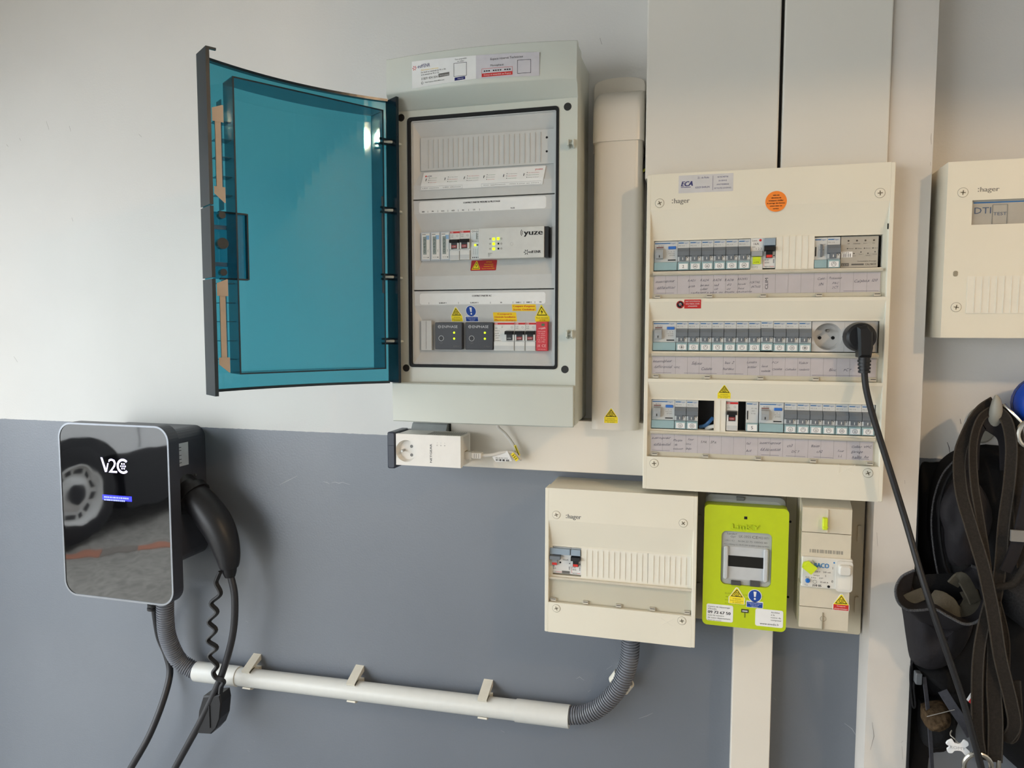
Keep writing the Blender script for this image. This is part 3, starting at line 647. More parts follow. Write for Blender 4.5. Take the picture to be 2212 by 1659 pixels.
for k, s_ in enumerate(('suite aux', 'vibrations du', 'transport, vérifier', 'le serrage des bornes', 'avant mise en', 'service')): st.text(s_, 192.5, -41-k*4.0, 1.9, YF-.25, INK, w=(9, 14, 21, 25, 17, 8)[k], align='C', bold=.08)
st.build('orange_warning_sticker', board)
yb_ = YF+.8; st = MB(); st.rbox(60.5, 86, -209.6, -195.8, yb_+1, yb_-1.2, REDI, r=.4)
for k, s_ in enumerate(('AVANT TOUTE INTERVENTION', 'SUR LE TABLEAU, COUPER', 'LA PROGRAMMATION')): st.text(s_, 73.2, -199.6-k*3.7, 2.0, yb_-1.4, PAPER, w=(22, 21, 14)[k], align='C')
st.disc(54.3, -203.5, 6, yb_+1, yb_-1.2, BLACK, 24); st.torus(54.3, -203.5, 5.4, .9, yb_-1.2, REDI, 24); st.disc(54.3, -203, 2.3, yb_-1, yb_-1.4, MGREY, 12); st.obox((54.3, yb_-1.5, -203.5), (3.8, 0, -3.8), (0, .1, 0), (.3, 0, .3), REDI)
st.tilt(-199, .32); st.build('no_touch_sticker', board)
solar_sticker(board, 124, -351, 20, 22, YF-.1, tri=.62, tilt=(-326, .34))
# ------------------------------------------------------------------ grey enclosure with the open teal door
enc = thing('electrical_enclosure', 'tall light grey enclosure with its transparent teal door swung open', 'enclosure', (-268, 0, -400))
MB().rbox(-424, -111, -399, 203, 0, -96, GREYBOX, r=4, bev=1).build('base', enc)
cv = MB(); cv.ring(rrect(-427, -108, -400, 204, 4, 4), rrect(-393.5, -141.5, -304, 107, 5, 4), -97, -127, GREYBOX)
cv.ring(rrect(-425.5, -109.5, -398, 202, 4, 4), rrect(-419, -116, -392, 196, 4, 4), -94, -98, GREYBOX)
def bowed(mb, x0, x1, prof, bow, m, n=18):
    """profile (y,z,weight) lofted along x, weighted points bulging towards the room"""
    vs = []; fs = []; k = len(prof); xc = (x0+x1)/2; hw = (x1-x0)/2
    for i in range(n+1):
        x = x0+(x1-x0)*i/n; b = bow*(1-((x-xc)/hw)**2)
        vs += [(x, y-b*w, z) for y, z, w in prof]
    for i in range(n):
        for j in range(k): fs.append((i*k+j, i*k+(j+1) % k, (i+1)*k+(j+1) % k, (i+1)*k+j))
    fs += [tuple(reversed(range(k))), tuple(n*k+j for j in range(k))]
    mb.add(vs, fs, m, True)
bowed(cv, -427.5, -107.5, [(-126, 204, 0), (-138, 204, 1), (-140, 202.5, 1), (-142, 147, 1), (-140.5, 144, 1), (-134, 139, .9), (-129, 123, .25), (-126.5, 121, 0)], 15, GREYBOX)
bowed(cv, -424, -110, [(-126, -333, 0), (-136, -333.5, .8), (-138, -335.5, .8), (-136, -399, .5), (-134, -401, .4), (-126, -401, 0)], 13, GREYBOX)
cover = cv.build('front_cover', enc)
MB().ring(rrect(-396.5, -137.5, -307.5, 110.5, 6, 4), rrect(-392, -142, -303, 106, 4, 4), -120, -128.3, RUBBER).build('door_gasket', enc)
MB().ring(rrect(-391.5, -142.5, -302.4, 105.4, 3, 4), rrect(-389.5, -144.5, -300.4, 103.4, 3, 4), -118, -124, PLATE).build('inner_rim', enc)
for x, z in ((-407.7, 111.4), (-123.9, 107.9), (-402.7, -309.3), (-125.3, -307.4)):
    MB().disc(x, z, 6.2, -126.5, -127.3, mat('screw_hole', (30, 31, 31), .6), 20).build('screw_hole', enc)
for z in (49.8, -250.4):
    l = MB(); l.box(-121, -112, -127, -133, z-1.5, z+1.5, GREYBOX)
    for d in (-5.2, 3.0): l.profx([(-127, z-7.5), (-139, z-4), (-139, z+4.5), (-127, z+7)], -117+d, -117+d+2.2, GREYBOX)
    l.build('latch_hook', enc)
# inner plates
def plate(zt, zb, rec, flo, yo=-121.5, yi=-111, name='front_plate'):
    mb = MB(); o = (-391.5, -142.5, zb+.6, zt-.6); a0, a1, b0, b1 = o; c0, c1, d0, d1 = rec
    mb.ring([(a0, b0), (a1, b0), (a1, b1), (a0, b1)], [(c0, d0), (c1, d0), (c1, d1), (c0, d1)], -100, yo, PLATE)
    mb.tray(rec, flo, yo, yi, PLATE); return mb.build(name, enc)
pA = plate(106, -24.5, (-388, -147, -1, 100), (-378, -148.5, 25, 80))
pB = plate(-25.5, -176.5, (-386.5, -149, -153, -48.5), (-378, -151.5, -127, -78))
pC = plate(-177.5, -302.5, (-389.5, -147.5, -299, -202.5), (-378, -151, -278, -229.5))
for zc in (40, -97, -232):
    for x in (-392.4, -141.8):
        MB().box(x-1.8, x+1.8, -121.5, -122.4, zc-11, zc+11, mat('plate_catch', (44, 44, 44), .5)).build('plate_catch', enc)
# blank rail
mb = MB(); mb.box(-378, -148, -110, -114.5, 24.5, 79, PLATE); fg = mat('groove_shade_grey', (176, 177, 176), .5)
mb.build('blank_filler', enc)
for k in range(23):
    x = -364+k*8.8; MB().box(x-.35, x+.35, -114.4, -115.6, 28, 75, PLATE).build('blank_rib', enc)
for z in (66, 44): MB().disc(-160, z, 1.8, -114.4, -114.9, DARK, 12).build('rivet_hole', enc)
# guide sheet curved over the lower lip
def gyz(z):
    P_ = [(22, -113.7), (10, -118.4), (2, -121.6), (-3, -122.5), (-10, -122.7)]
    for i in range(4):
        if z >= P_[i+1][0]: f = (z-P_[i+1][0])/(P_[i][0]-P_[i+1][0]); return P_[i+1][1]+(P_[i][1]-P_[i+1][1])*f
    return -122.7
gs = MB(); zs_ = [21.5, 16, 10, 6, 2, -1, -3, -6, -9.8]
for i in range(len(zs_)-1):
    z0, z1 = zs_[i], zs_[i+1]; k0, k1 = -i*.45, -(i+1)*.45
    gs.add([(-373+k0, gyz(z0), z0), (-161.5+k0, gyz(z0), z0), (-161.5+k1, gyz(z1), z1), (-373+k1, gyz(z1), z1)], [(0, 1, 2, 3)], PAPER)
def gtext(t_, x, z, h, m, w): t2 = MB(); t2.text(t_, x, z, h, 0, m, w=w); gs.add([(a, gyz(c_)-.35, c_) for a, b_, c_ in t2.v], t2.f, m)
def grect(x0, x1, z0, z1, m): gs.add([(x0, gyz(z0)-.3, z0), (x1, gyz(z0)-.3, z0), (x1, gyz(z1)-.3, z1), (x0, gyz(z1)-.3, z1)], [(0, 1, 2, 3)], m)
gtext('yuze', -179, 15, 3.4, REDI, 13); gtext('edf ENR', -365.5, 13.5, 2.2, NAVY, 8); grect(-369, -366.6, 13.4, 15.8, REDI)
grn = mat('green_ink', (70, 130, 90), .6)
for k in range(6):
    X = -367+k*34; gs.obox((X, gyz(7)-.35, 7), (.9, 0, 3.2), (0, .05, 0), (.45, 0, -.1), INK)
    for j in range(3):
        grect(X+5, X+6, 10.6-4*j, 12-4*j, INK); gtext(('en fonction', 'defaut communication', 'mise a jour')[j], X+7.5, 10.4-4*j, 1.2, (grn, INKG, REDI)[(j+k) % 3], 12+k % 3*3)
for a, b_ in ((-375, -301), (-268, -167)):
    for q_ in ((a, b_, -9.2, -9.0), (a, b_, -3.8, -3.6), (a, a+.2, -9.2, -3.6), (b_-.2, b_, -9.2, -3.6)): grect(*q_, INKG)
gtext('LED eteinte    LED allumee', -372, -7, 1.5, INKG, 68); gtext('Voir application    mise a jour en cours', -265, -7, 1.5, INKG, 94)
gs.build('guide_sheet', enc)
def strip(z0, z1, title, marks):
    s_ = MB(); s_.rbox(-379, -159, z0, z1, -121.4, -121.8, PAPER, r=4); s_.text(title, -268, z1-6.2, 2.6, -121.95, INK, align='C', bold=.07)
    for X, t_ in marks:
        if t_ == '|': s_.rect(X-.25, X+.25, z0+.8, z0+4, -121.95, INK)
        else: s_.text(t_, X, z0+1.6, 2.1, -121.95, INK, align='C', bold=.07)
    return s_.build('circuit_strip', enc)
strip(-47.6, -28, 'COFFRET PARTIE MESURE & PILOTAGE', [(-371, 'RES'), (-363, '|'), (-354, 'PV'), (-345, '|'), (-336, 'ECS'), (-327, '|'), (-318, 'AZE'), (-309, '|'), (-300, 'PC'), (-290.5, '|'), (-281, 'CS'), (-271.5, '|'), (-215, 'YUZE')])
strip(-201, -182, 'COFFRET PARTIE AC', [(-362, '|'), (-337, 'Q-RELAY 1'), (-309, '|'), (-281, 'Q-RELAY 2'), (-253, '|'), (-234, 'ID'), (-214, '|'), (-205, 'GND 1'), (-195.5, '|'), (-187, 'GND 2'), (-177, '|'), (-167.5, 'PV')])
# middle rail: three meters, two breakers, a relay, the controller
ym = -116
for k in range(3):
    x = -378+k*17.6; mb = MB(); mb.box(x, x+16.8, -100, ym, -126, -78.5, mat('meter_case', (190, 196, 202), .4)); mb.box(x+2, x+15.6, ym, ym-1, -124, -80.5, WHITE)
    mb.rect(x+9, x+15.4, -91, -84, ym-1.1, mat('pale_blue_print', (150, 186, 220), .5)); mb.rect(x+2.6, x+9, -83, -82, ym-1.1, INKG); mb.text('kWh', x+13.6, -112, 1.5, ym-1.1, INK, vert=True); mb.text('230V 40A', x+4, -121.5, 1.4, ym-1.1, INKG, w=7); mb.disc(x+13, -121, .9, ym-1, ym-1.2, INK, 8)
    m_ = mb.build('energy_meter', enc)
    d = MB(); d.box(x+4.2, x+10.2, ym-1, ym-1.4, -116, -86, mat('lcd_olive', (128, 140, 132), .3)); d.text('0452', x+8.6, -113, 3.4, ym-1.5, mat('lcd_digit', (66, 76, 74), .4), w=24, vert=True); d.build('display', m_)
red_top_breaker(enc, -325.5, -77.5, ym, w=17.5, h=49); red_top_breaker(enc, -307.5, -77, ym, w=17.8, h=49)
x = -289.2; mb = MB(); mb.box(x, x+17.4, -100, ym, -126, -77, WHITE); mb.torus(x+3.4, -79.6, 1.3, .4, ym, INK, 10); mb.text('finder', x+5.6, -80.6, 2.2, ym-.12, INK, w=9)
for k in range(3): mb.text(('on', 'auto', 'off')[k], x+12, -85-4*k, 1.5, ym-.12, INKG)
mb.text('22.23.9', x+2, -97, 1.8, ym-.12, INK, w=12)
for k in range(3): mb.rect(x+5+k*3.4, x+5.3+k*3.4, -118, -108, ym-.12, INKG)
for k in range(4): mb.rect(x+3.2+k*3.2, x+4.8+k*3.2, -124, -122, ym-.12, INK)
mb.rect(x+9, x+15, -103, -101.5, ym-.12, INK)
rl = mb.build('relay', enc); MB().box(x+7, x+10.6, ym, ym-3, -93, -82.5, WHITE).build('slide', rl); MB().box(x+6.4, x+10, ym, ym-.6, -104, -100.8, LEDG).build('indicator_light', rl)
# controller
mb = MB(); wc = mat('controller_white', (208, 208, 203), .42); mb.rbox(-271, -160, -127, -77, -100, -131, wc, r=1.2, bev=.6); mb.box(-160.5, -153.5, -100, -129, -126.5, -77.5, BLACK)
mb.text('yuze', -184, -89.6, 9.4, -131.1, INK, w=33) if False else None
mb.text('yuze', -193.5, -90.5, 8.6, -131.12, INK, w=31, bold=.06)
for r_ in (3.0, 5.2):
    for k in range(6):
        a0 = math.pi*(.75+.5*k/6); a1 = math.pi*(.75+.5*(k+1)/6); X, Z = -193.0, -86.6
        mb.poly([(X+r_*math.cos(a0), Z+r_*1.2*math.sin(a0)), (X+(r_+.9)*math.cos(a0), Z+(r_+.9)*1.2*math.sin(a0)), (X+(r_+.9)*math.cos(a1), Z+(r_+.9)*1.2*math.sin(a1)), (X+r_*math.cos(a1), Z+r_*1.2*math.sin(a1))], -131.12, INK)
mb.text('edf ENR', -184.5, -119.6, 4.2, -131.12, INK, w=19, bold=.05)
for k in range(6):
    a = k*math.pi/3; mb.obox((-189.4+3*math.cos(a), -131.1, -118+3*math.sin(a)), (1.3*math.cos(a), 0, 1.3*math.sin(a)), (0, .04, 0), (-.6*math.sin(a), 0, .6*math.cos(a)), INK)
for k, (X, Z) in enumerate([(-250.5, -95), (-250.5, -103), (-250.5, -111), (-231.5, -95), (-231.5, -103), (-231.5, -111)]):
    mb.torus(X, Z, 1.2, .5, -131.1, INKG, 10)
mb.rect(-237.8, -235, -104.4, -101.6, -131.12, INK); mb.rect(-237.8, -235, -112.4, -109.6, -131.12, INK)
for k in range(3): mb.text(('SN 0012', 'REV 2', 'CE')[k], -254, -119-2.4*k, 1.4, -131.12, INK)
mb.torus(-214, -104, 2.4, .5, -131.1, mat('pale_button_ring', (184, 184, 180), .4), 16)
yz = mb.build('energy_manager', enc)
for X, Z in ((-244.5, -95.4), (-244.5, -103.2), (-244.5, -111.2), (-236.8, -95)): MB().rbox(X-2.2, X+2.2, Z-2.2, Z+2.2, -131, -131.6, LEDG, r=1).build('indicator_light', yz)
st = MB(); st.rbox(-289, -244.5, -145, -127.5, ym+5, ym+4.3, mat('option_red', (178, 44, 48), .5), r=1.5); warn_tri(st, -279.5, -143, 15, 14.5, ym+4.3, sun=False)
for k, s_ in enumerate(('OPTION', 'Asservissement', 'contacteur ECS', 'heures creuses (HC)')): st.text(s_, -258, -131.5-k*3.7, 1.9, ym+4.1, YELL, w=(10, 16, 17, 22)[k], align='C')
st.tilt(-127, -.40); st.build('option_sticker', enc)
# lower rail
ym = -116
mb = MB(); mb.box(-378, -359, -100, ym-3, -278.5, -228, PLATE); mb.box(-369, -368.6, ym-3, ym-3.2, -277, -229, INKG); mb.build('blank_filler', enc)
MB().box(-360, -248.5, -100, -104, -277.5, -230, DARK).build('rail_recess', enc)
ek = mat('relay_charcoal', (40, 41, 47), .38, .45)
for x0 in (-352, -297.5):
    mb = MB(); mb.rbox(x0, x0+48.5, -277, -231, -104, ym-4, ek, r=1.5, bev=.8)
    wt = mat('relay_white_print', (205, 206, 208), .5)
    mb.torus(x0+8, -238.4, 2.3, .6, ym-4, wt, 16); mb.rect(x0+5.9, x0+10.1, -238.8, -238.1, ym-4.2, wt); mb.text('ENPHASE', x0+12.5, -240.6, 4.4, ym-4.12, wt, w=28); mb.text('TEST', x0+8, -267, 2, ym-4.12, INKG, w=6); mb.text('Q RELAY', x0+33, -272.5, 2.2, ym-4.12, INKG, w=11)
    mb.torus(x0+11, -258, 4.4, .6, ym-4, wt, 20); mb.disc(x0+11, -258, 3.6, ym-4, ym-4.2, BLACK, 18)
    for dx in (14, 34): mb.box(x0+dx, x0+dx+5, ym-4, ym-4.4, -232.6, -231, BLACK)
    q = mb.build('network_relay', enc)
    for z in (-248.5, -258.5): MB().disc(x0+34.4, z, 1.7, ym-4, ym-4.6, LEDG, 12).build('indicator_light', q)
rb = red_top_breaker(enc, -248, -230.5, ym, w=35.4, h=47.5, wide=True, mark='')
tb = MB(); tb.rbox(-242.5, -234, -240.4, -236.6, ym, ym-1.6, WHITE, r=1.8); tb.build('test_button', rb)
pr = MB()
for k in range(5): pr.text(('F202 A', 'AC 40', '30 mA', '230V', 'Idn')[k], -246.6+.3*k, -246-4*k, 1.6, ym-.2, INKG, w=8-k % 2*2)
pr.build('printed_rating', rb)
red_top_breaker(enc, -212, -230.5, ym, w=17.7, h=47.5); red_top_breaker(enc, -193.8, -230.5, ym, w=17.7, h=47.5)
mb = MB(); pk = mat('surge_red', (206, 48, 58), .4); mb.rbox(-175.2, -156, -278, -230, -104, ym-4, pk, r=1, bev=.5)
wp = mat('surge_print', (236, 190, 186), .5); mb.obox((-165.5, ym-4.1, -240.5), (5.5, 0, .8), (0, .05, 0), (.1, 0, .5), wp); mb.obox((-163, ym-4.1, -241.6), (4, 0, .8), (0, .05, 0), (.1, 0, .4), wp)
for k in range(6): mb.text(('PARAFOUDRE', 'T2 40kA', 'Uc 275V', 'In 20kA', 'Up 1.25', 'N PE')[k], -172.5+(k % 2), -247-3.4*k, 1.8, ym-4.12, wp, w=13-k % 2*2)
mb.text('UK', -173, -271.6, 4, ym-4.12, wp, w=5); mb.text('CE', -165.5, -271.6, 4.2, ym-4.12, wp, w=7); mb.text('www', -172, -276, 1.4, ym-4.12, wp, w=13)
sg = mb.build('surge_arrester', enc); MB().box(-166, -161, ym-4, ym-4.5, -237, -233.4, mat('status_green', (70, 110, 70), .4)).build('status_window', sg)
ys = -111.6
solar_sticker(enc, -314.8, -229.5, 20, 23.5, -121.7, tri=.62, tilt=(-202.5, .39)); mandatory_sticker(enc, -288.2, -229.2, 21.5, 25, -121.7, tilt=(-202.5, .39))
def yellow_label(x0, x1, z0, z1, lines, y):
    s_ = MB(); s_.rbox(x0, x1, z0, z1, y+3, y, YELL, r=1)
    for k, t_ in enumerate(lines): s_.text(t_, (x0+x1)/2, z1-(z1-z0)*(k+.78)/len(lines), (z1-z0)*.52/len(lines), y-.1, REDI, bold=.06, w=(x1-x0)*(.9 if len(t_) > 12 else .62), align='C')
    s_.tilt(-202.5, .39); s_.build('cut_off_label', enc)
yellow_label(-250, -210, -229.5, -214.5, ('Coupure', 'Générale Installation', 'Photovoltaïque'), -121.7)
yellow_label(-216, -175.6, -212.6, -201.8, ("Coupure d'urgence", 'Sortie Onduleur'), -121.7)
s_ = MB(); s_.rbox(-178.5, -154.2, -230, -221, -121, -121.7, YEL, r=1); s_.text('Ne pas manoeuvrer', -166.4, -224.6, 1.9, -121.85, INK, w=20, align='C'); s_.text('en charge', -166.4, -228, 1.9, -121.85, INK, w=10, align='C'); warn_tri(s_, -166.4, -221.5, 22, 18.5, -121.6, sun=False); s_.tilt(-202.5, .39); s_.build('warning_sticker', enc)
# header sticker follows the bowed header
def hy(x): return -142.2-15*(1-((x+267.5)/160)**2)
hs = MB()
def hpatch(x0, x1, zl0, zr0, zl1, zr1, m, off, n=12):
    vs = []; fs = []
    for i in range(n+1):
        f = i/n; x = x0+(x1-x0)*f; vs += [(x, hy(x)-off, zl0+(zr0-zl0)*f), (x, hy(x)-off, zl1+(zr1-zl1)*f)]
    hs.add(vs, [(2*i, 2*i+2, 2*i+3, 2*i+1) for i in range(n)], m)
def htext(t_, x, z, h, m, w, rot=.0, **k):
    t2 = MB(); t2.text(t_, x, z, h, 0, m, w=w, rot=rot, **k); hs.add([(a, hy(a)-.35, c_) for a, b_, c_ in t2.v], t2.f, m)
hpatch(-378, -266, 149, 153, 192, 189, PAPER, .15); hpatch(-266, -164.5, 153, 151, 189, 187, mat('lilac_paper', (206, 203, 208), .6), .15)
htext('edf', -367.5, 180.2, 5.6, NAVY, 10, shear=.2); htext('ENR', -356, 180.4, 5.4, NAVY, 11)
for k in range(6):
    a = k*math.pi/3; X = -373+2.6*math.cos(a); hs.obox((X, hy(X)-.3, 181+2.6*math.sin(a)), (1.2*math.cos(a), 0, 1.2*math.sin(a)), (0, .05, 0), (-.5*math.sin(a), 0, .5*math.cos(a)), REDI)
htext('Nous sommes à votre écoute', -361, 175.5, 2, YELL, 31); htext('Du lundi au vendredi de 9h à 18h', -361, 171.4, 2.3, INK, 44, rot=.02); htext('et le samedi de 9h à 17h', -361, 167.6, 2.3, INK, 32, rot=.02)
htext('0 809 404 004', -360.5, 160.4, 4.0, INKG, 29, rot=.02); hpatch(-330, -311, 161.4, 162.4, 167, 168, INKG, .3, 4); htext('Service gratuit', -328, 163.4, 2, PAPER, 16)
htext('https://espace-client.edfenr.com', -354, 155.4, 2.0, INK, 34, rot=.02); hs.torus(-359, 155.8, 1.7, .5, hy(-359)-.2, INK, 12)
htext('Tout comprendre', -301.5, 185, 2.2, INK, 20, rot=.02); htext('en vidéo', -297, 181.6, 2.2, INK, 11, rot=.02)
def hframe(x0, x1, z0, z1, m, w=.6):
    for a in ((x0, x1, z0, z0+w), (x0, x1, z1-w, z1), (x0, x0+w, z0, z1), (x1-w, x1, z0, z1)): hpatch(a[0], a[1], a[2], a[2]+.002, a[3], a[3]+.002, m, .3, 3)
hframe(-303.5, -281.5, 159.5, 180.4, INK); hpatch(-302, -284, 153.2, 154, 158, 158.8, NAVY, .3, 4); htext('tutoriel', -297, 155.2, 2, PAPER, 10)
htext('Espace réservé Technicien', -242, 179.5, 3.4, INK, 52, rot=.01); htext('Monophasé', -242, 170, 3, INK, 21); hframe(-256.5, -206.5, 155, 170.4 if False else 167.5, REDI, .5); hpatch(-256.5, -206.5, 154.6, 155, 160, 160.4, REDI, .3, 6); htext('Conçu et assemblé en France', -253, 156.4, 2.5, PAPER, 44); [hpatch(-253+k*3.7, -253+k*3.7+2.6, 162.6, 162.6, 164.4, 164.4, INK, .32, 1) for k in range(12) if k % 5 != 3]
hframe(-199, -177.5, 156, 176.6, INK)
hs.build('company_sticker', enc)
# ------------------------------------------------------------------ the teal door, hinged on the left side of the enclosure
HN = Vector((-428.5, -131.0)); FE = Vector((-604.0, -384.0)); EL = (FE-HN).length; EV = (FE-HN)/EL; NV = Vector((EV.y, -EV.x))   # NV: outer face
if NV.x > 0: NV = -NV
DZ0, DZ1, BOW = -335.5, 141.0, 24.0
def dp(u, w, z):
    p = HN+EV*u+NV*w; return (p.x, p.y, z)
def bw_(u): f = max(0, min(1, u/EL)); return BOW*4*f*(1-f)
def dbox(mb, u0, u1, w0, w1, z0, z1, m, follow=False, n=1):
    vs = []; fs = []
    for i in range(n+1):
        u = u0+(u1-u0)*i/n; o = bw_(u) if follow else 0
        vs += [dp(u, w0+o, z0), dp(u, w1+o, z0), dp(u, w1+o, z1), dp(u, w0+o, z1)]
    for i in range(n):
        for j in range(4): fs.append((i*4+j, i*4+(j+1) % 4, i*4+4+(j+1) % 4, i*4+4+j))
    fs += [(3, 2, 1, 0), tuple(n*4+j for j in range(4))]
    mb.add(vs, fs, m); return mb
db = MB(); dbox(db, 2, EL-3, 0, 3, DZ0+4, DZ1-4, SMOKE, True, 24); door = db.build('door', enc)
door['label'] = 'open transparent teal door with dark moulded edges'
r_ = MB(); dbox(r_, 4, EL-4, -5, 4, DZ1-4, DZ1, EDGE, True, 24); r_.build('edge_rim', door)
r_ = MB(); dbox(r_, 4, EL-4, -3, 4, DZ0, DZ0+4, EDGE, True, 24); r_.build('edge_rim', door)
r_ = MB(); dbox(r_, -1, 4, -30, 3, DZ0+2, DZ1-2, EDGE); r_.build('hinge_edge', door)
for za, zb_ in ((DZ0-3, -173), (-171, -72), (-70, DZ1+2)):
    r_ = MB(); dbox(r_, EL-5, EL, -36, 4, za, zb_, EDGE)
    if zb_ > 0: dbox(r_, EL-14, EL, -37, -33, zb_-3, zb_, EDGE)
    r_.build('closing_edge', door)
# standing rib that presses on the gasket
RIBW = -28.0
def rib_wall(u0, u1, z0, z1, n=1):
    mb = MB(); vs = []; fs = []
    for i in range(n+1):
        u = u0+(u1-u0)*i/n; o = bw_(u); vs += [dp(u, RIBW, z0), dp(u, o, z0), dp(u, o, z1), dp(u, RIBW, z1)]
    for i in range(n):
        for j in range(4): fs.append((i*4+j, i*4+(j+1) % 4, i*4+4+(j+1) % 4, i*4+4+j))
    fs += [(3, 2, 1, 0), tuple(n*4+j for j in range(4))]
    mb.add(vs, fs, SMOKED); r = mb.build('gasket_rib', door)
    e = MB(); dbox(e, u0, u1, RIBW-1.2, RIBW, z0, z1, EDGE); e.build('rib_edge', r)
rib_wall(27, EL-38, 111, 113, 16); rib_wall(27, EL-38, -309, -307, 16); rib_wall(27, 29, -307, 111); rib_wall(EL-40, EL-38, -307, 111)
for z in (50, 25, 0, -27, -53, -178, -206, -233, -261, -288):
    r_ = MB(); dbox(r_, EL-37.5, EL-17, -20, 2, z, z+1.2, SMOKED); r_.build('stiffener', door)
for za, zb_ in ((-300, -172), (-72, 82)):
    r_ = MB(); dbox(r_, EL-27, EL-25.8, -14, 4, za, zb_, SMOKED); r_.build('stiffener_rail', door)
hd = MB(); dbox(hd, EL-66, EL-64, -1, 8, -170, -73, EDGE); dbox(hd, EL-64, EL-24, -1, 6, -171, -168.6, EDGE); dbox(hd, EL-64, EL-24, -1, 6, -75, -72.6, EDGE); dbox(hd, EL-64, EL-16, 7, 9, -170, -73, SMOKE)
for z in (-97, -150): dbox(hd, EL-32, EL-14, -8, -4, z-3, z+3, SMOKED)
hd.build('door_latch', door)
kn = MB()
for z, r0 in ((-81, 5), (-162, 5), (-121, 8)):
    c0 = dp(EL-22, -10, z); c1 = dp(EL-22, -20, z); kn.tube([c0, c1], r0, EDGE, 16)
kn.build('latch_pin', door)
bg = mat('beige_foam_strip', (214, 196, 176), .7)
for (za, zb_) in ((-58, 72), (-300, -172)):
    f_ = MB(); dbox(f_, EL-23, EL-15, -21, -19, za+12, zb_-22, bg)
    for z0, z1, sl in ((zb_-24, zb_, 1), (za, za+16, -1)):
        vs = [dp(EL-25, -22, z0), dp(EL-11, -22, z0 if sl > 0 else z0+6), dp(EL-11, -22, z1-6 if sl > 0 else z1), dp(EL-25, -22, z1)]
        if sl < 0: vs[0] = dp(EL-25, -22, z0-6)
        vs2 = [(a+.9, b_+1.4, c_) for a, b_, c_ in vs]
        f_.add(vs+vs2, [(0, 1, 2, 3), (4, 7, 6, 5), (0, 4, 5, 1), (1, 5, 6, 2), (2, 6, 7, 3), (3, 7, 4, 0)], bg)
    f_.build('foam_strip', door)
sk = MB(); dbox(sk, 15, 19, -6, -5, -182, -21, mat('pinkish_label_edge', (204, 184, 184), .6)); sk.build('label_edge', door)
for z in (68, -44, -155, -263):
    h_ = MB(); h_.tube(spline([dp(16, -6, z), dp(6, -15, z), (-415, -139, z), (-408, -128, z-1)]), [2.4]*24+[2.0], GREYBOX, 10); h_.build('hinge_pin', enc)
    r_ = MB(); dbox(r_, -3, 24, -12.5, -9, z+2.2, z+5.5, EDGE); dbox(r_, -3, 24, -12.5, -9, z-5.5, z-2.2, EDGE); r_.build('hinge_knuckle', door)
# ------------------------------------------------------------------ wall charger
CX0, CX1, CZ0, CZ1, CY = -1152.0, -890.0, -781.0, -428.0, -131.0
chg = thing('car_charger', 'wall-mounted car charger with glossy black front and glowing lettering', 'car charger', (-1021, 0, -715))
shell = mat('charger_graphite', (60, 62, 70), .38, .45, var=.03)
MB().prism(rrect(-1128, -912, -715, -443, 24, 6), 0, -106, shell, 1).build('body', chg)
MB().ring(rrect(CX0, CX1, CZ0, CZ1, 31, 8), rrect(CX0+3.2, CX1-3.2, CZ0+3.2, CZ1-3.2, 28, 8), -104, CY, shell).build('frame', chg)
MB().ring(rrect(CX0+.2, CX1-.2, CZ0+.2, CZ1-.2, 31, 8), rrect(CX0+3.6, CX1-3.6, CZ0+3.6, CZ1-3.6, 28, 8), CY+.3, CY-1.0, mat('satin_metal_rim', (150, 154, 160), .3, .5, metal=.6)).build('rim', chg)
def glass_mat():
    m = mat('glossy_black_glass', (6, 6, 8), 0.03, 0.6, var=0.0); nt = m.node_tree; b = nt.nodes['Principled BSDF']; b.inputs['IOR'].default_value = 1.85
    tc = nt.nodes.new('ShaderNodeTexCoord'); n = nt.nodes.new('ShaderNodeTexNoise'); n.inputs['Scale'].default_value = 14; n.inputs['Detail'].default_value = 1
    nt.links.new(tc.outputs['Object'], n.inputs['Vector']); bp = nt.nodes.new('ShaderNodeBump'); bp.inputs['Strength'].default_value = 0.12; bp.inputs['Distance'].default_value = 0.002
    nt.links.new(n.outputs['Fac'], bp.inputs['Height']); nt.links.new(bp.outputs['Normal'], b.inputs['Normal']); b.inputs['Coat Roughness'].default_value = .02
    return m
gl = MB().prism(rrect(CX0+3.4, CX1-3.4, CZ0+3.4, CZ1-3.4, 28, 8), -106, CY+.2, glass_mat()); glass = gl.build('front_glass', chg)
glow = mat('backlit_letters', (230, 222, 255), .4, emit=(214, 206, 255), estr=1.2)
lt = MB(); yl = CY-.05
a0 = at(217, 990, yl); a1 = at(279, 1025, yl); lw = a1[0]-a0[0]; lh = a0[2]-a1[2]; lx, lz = a0[0], a1[2]+2
lt.poly([(lx, lz+lh), (lx+4.5, lz+lh), (lx+12.5, lz+6), (lx+12.5, lz), (lx+9.5, lz)], yl, glow); lt.poly([(lx+12.5, lz+5), (lx+16, lz+lh*.62), (lx+19, lz+lh*.62), (lx+14, lz)], yl, glow)
lt.text('2', lx+18.5, lz-.5, lh*.98, yl, glow, w=20); cx_, cz_ = lx+53, lz+lh*.47
for k in range(20):
    t0 = math.radians(45+270*k/20); t1 = math.radians(45+270*(k+1)/20); ro, ri = lh*.52, lh*.36
    lt.poly([(cx_+ro*math.cos(t0), cz_+ro*math.sin(t0)), (cx_+ro*math.cos(t1), cz_+ro*math.sin(t1)), (cx_+ri*math.cos(t1), cz_+ri*math.sin(t1)), (cx_+ri*math.cos(t0), cz_+ri*math.sin(t0))], yl, glow)
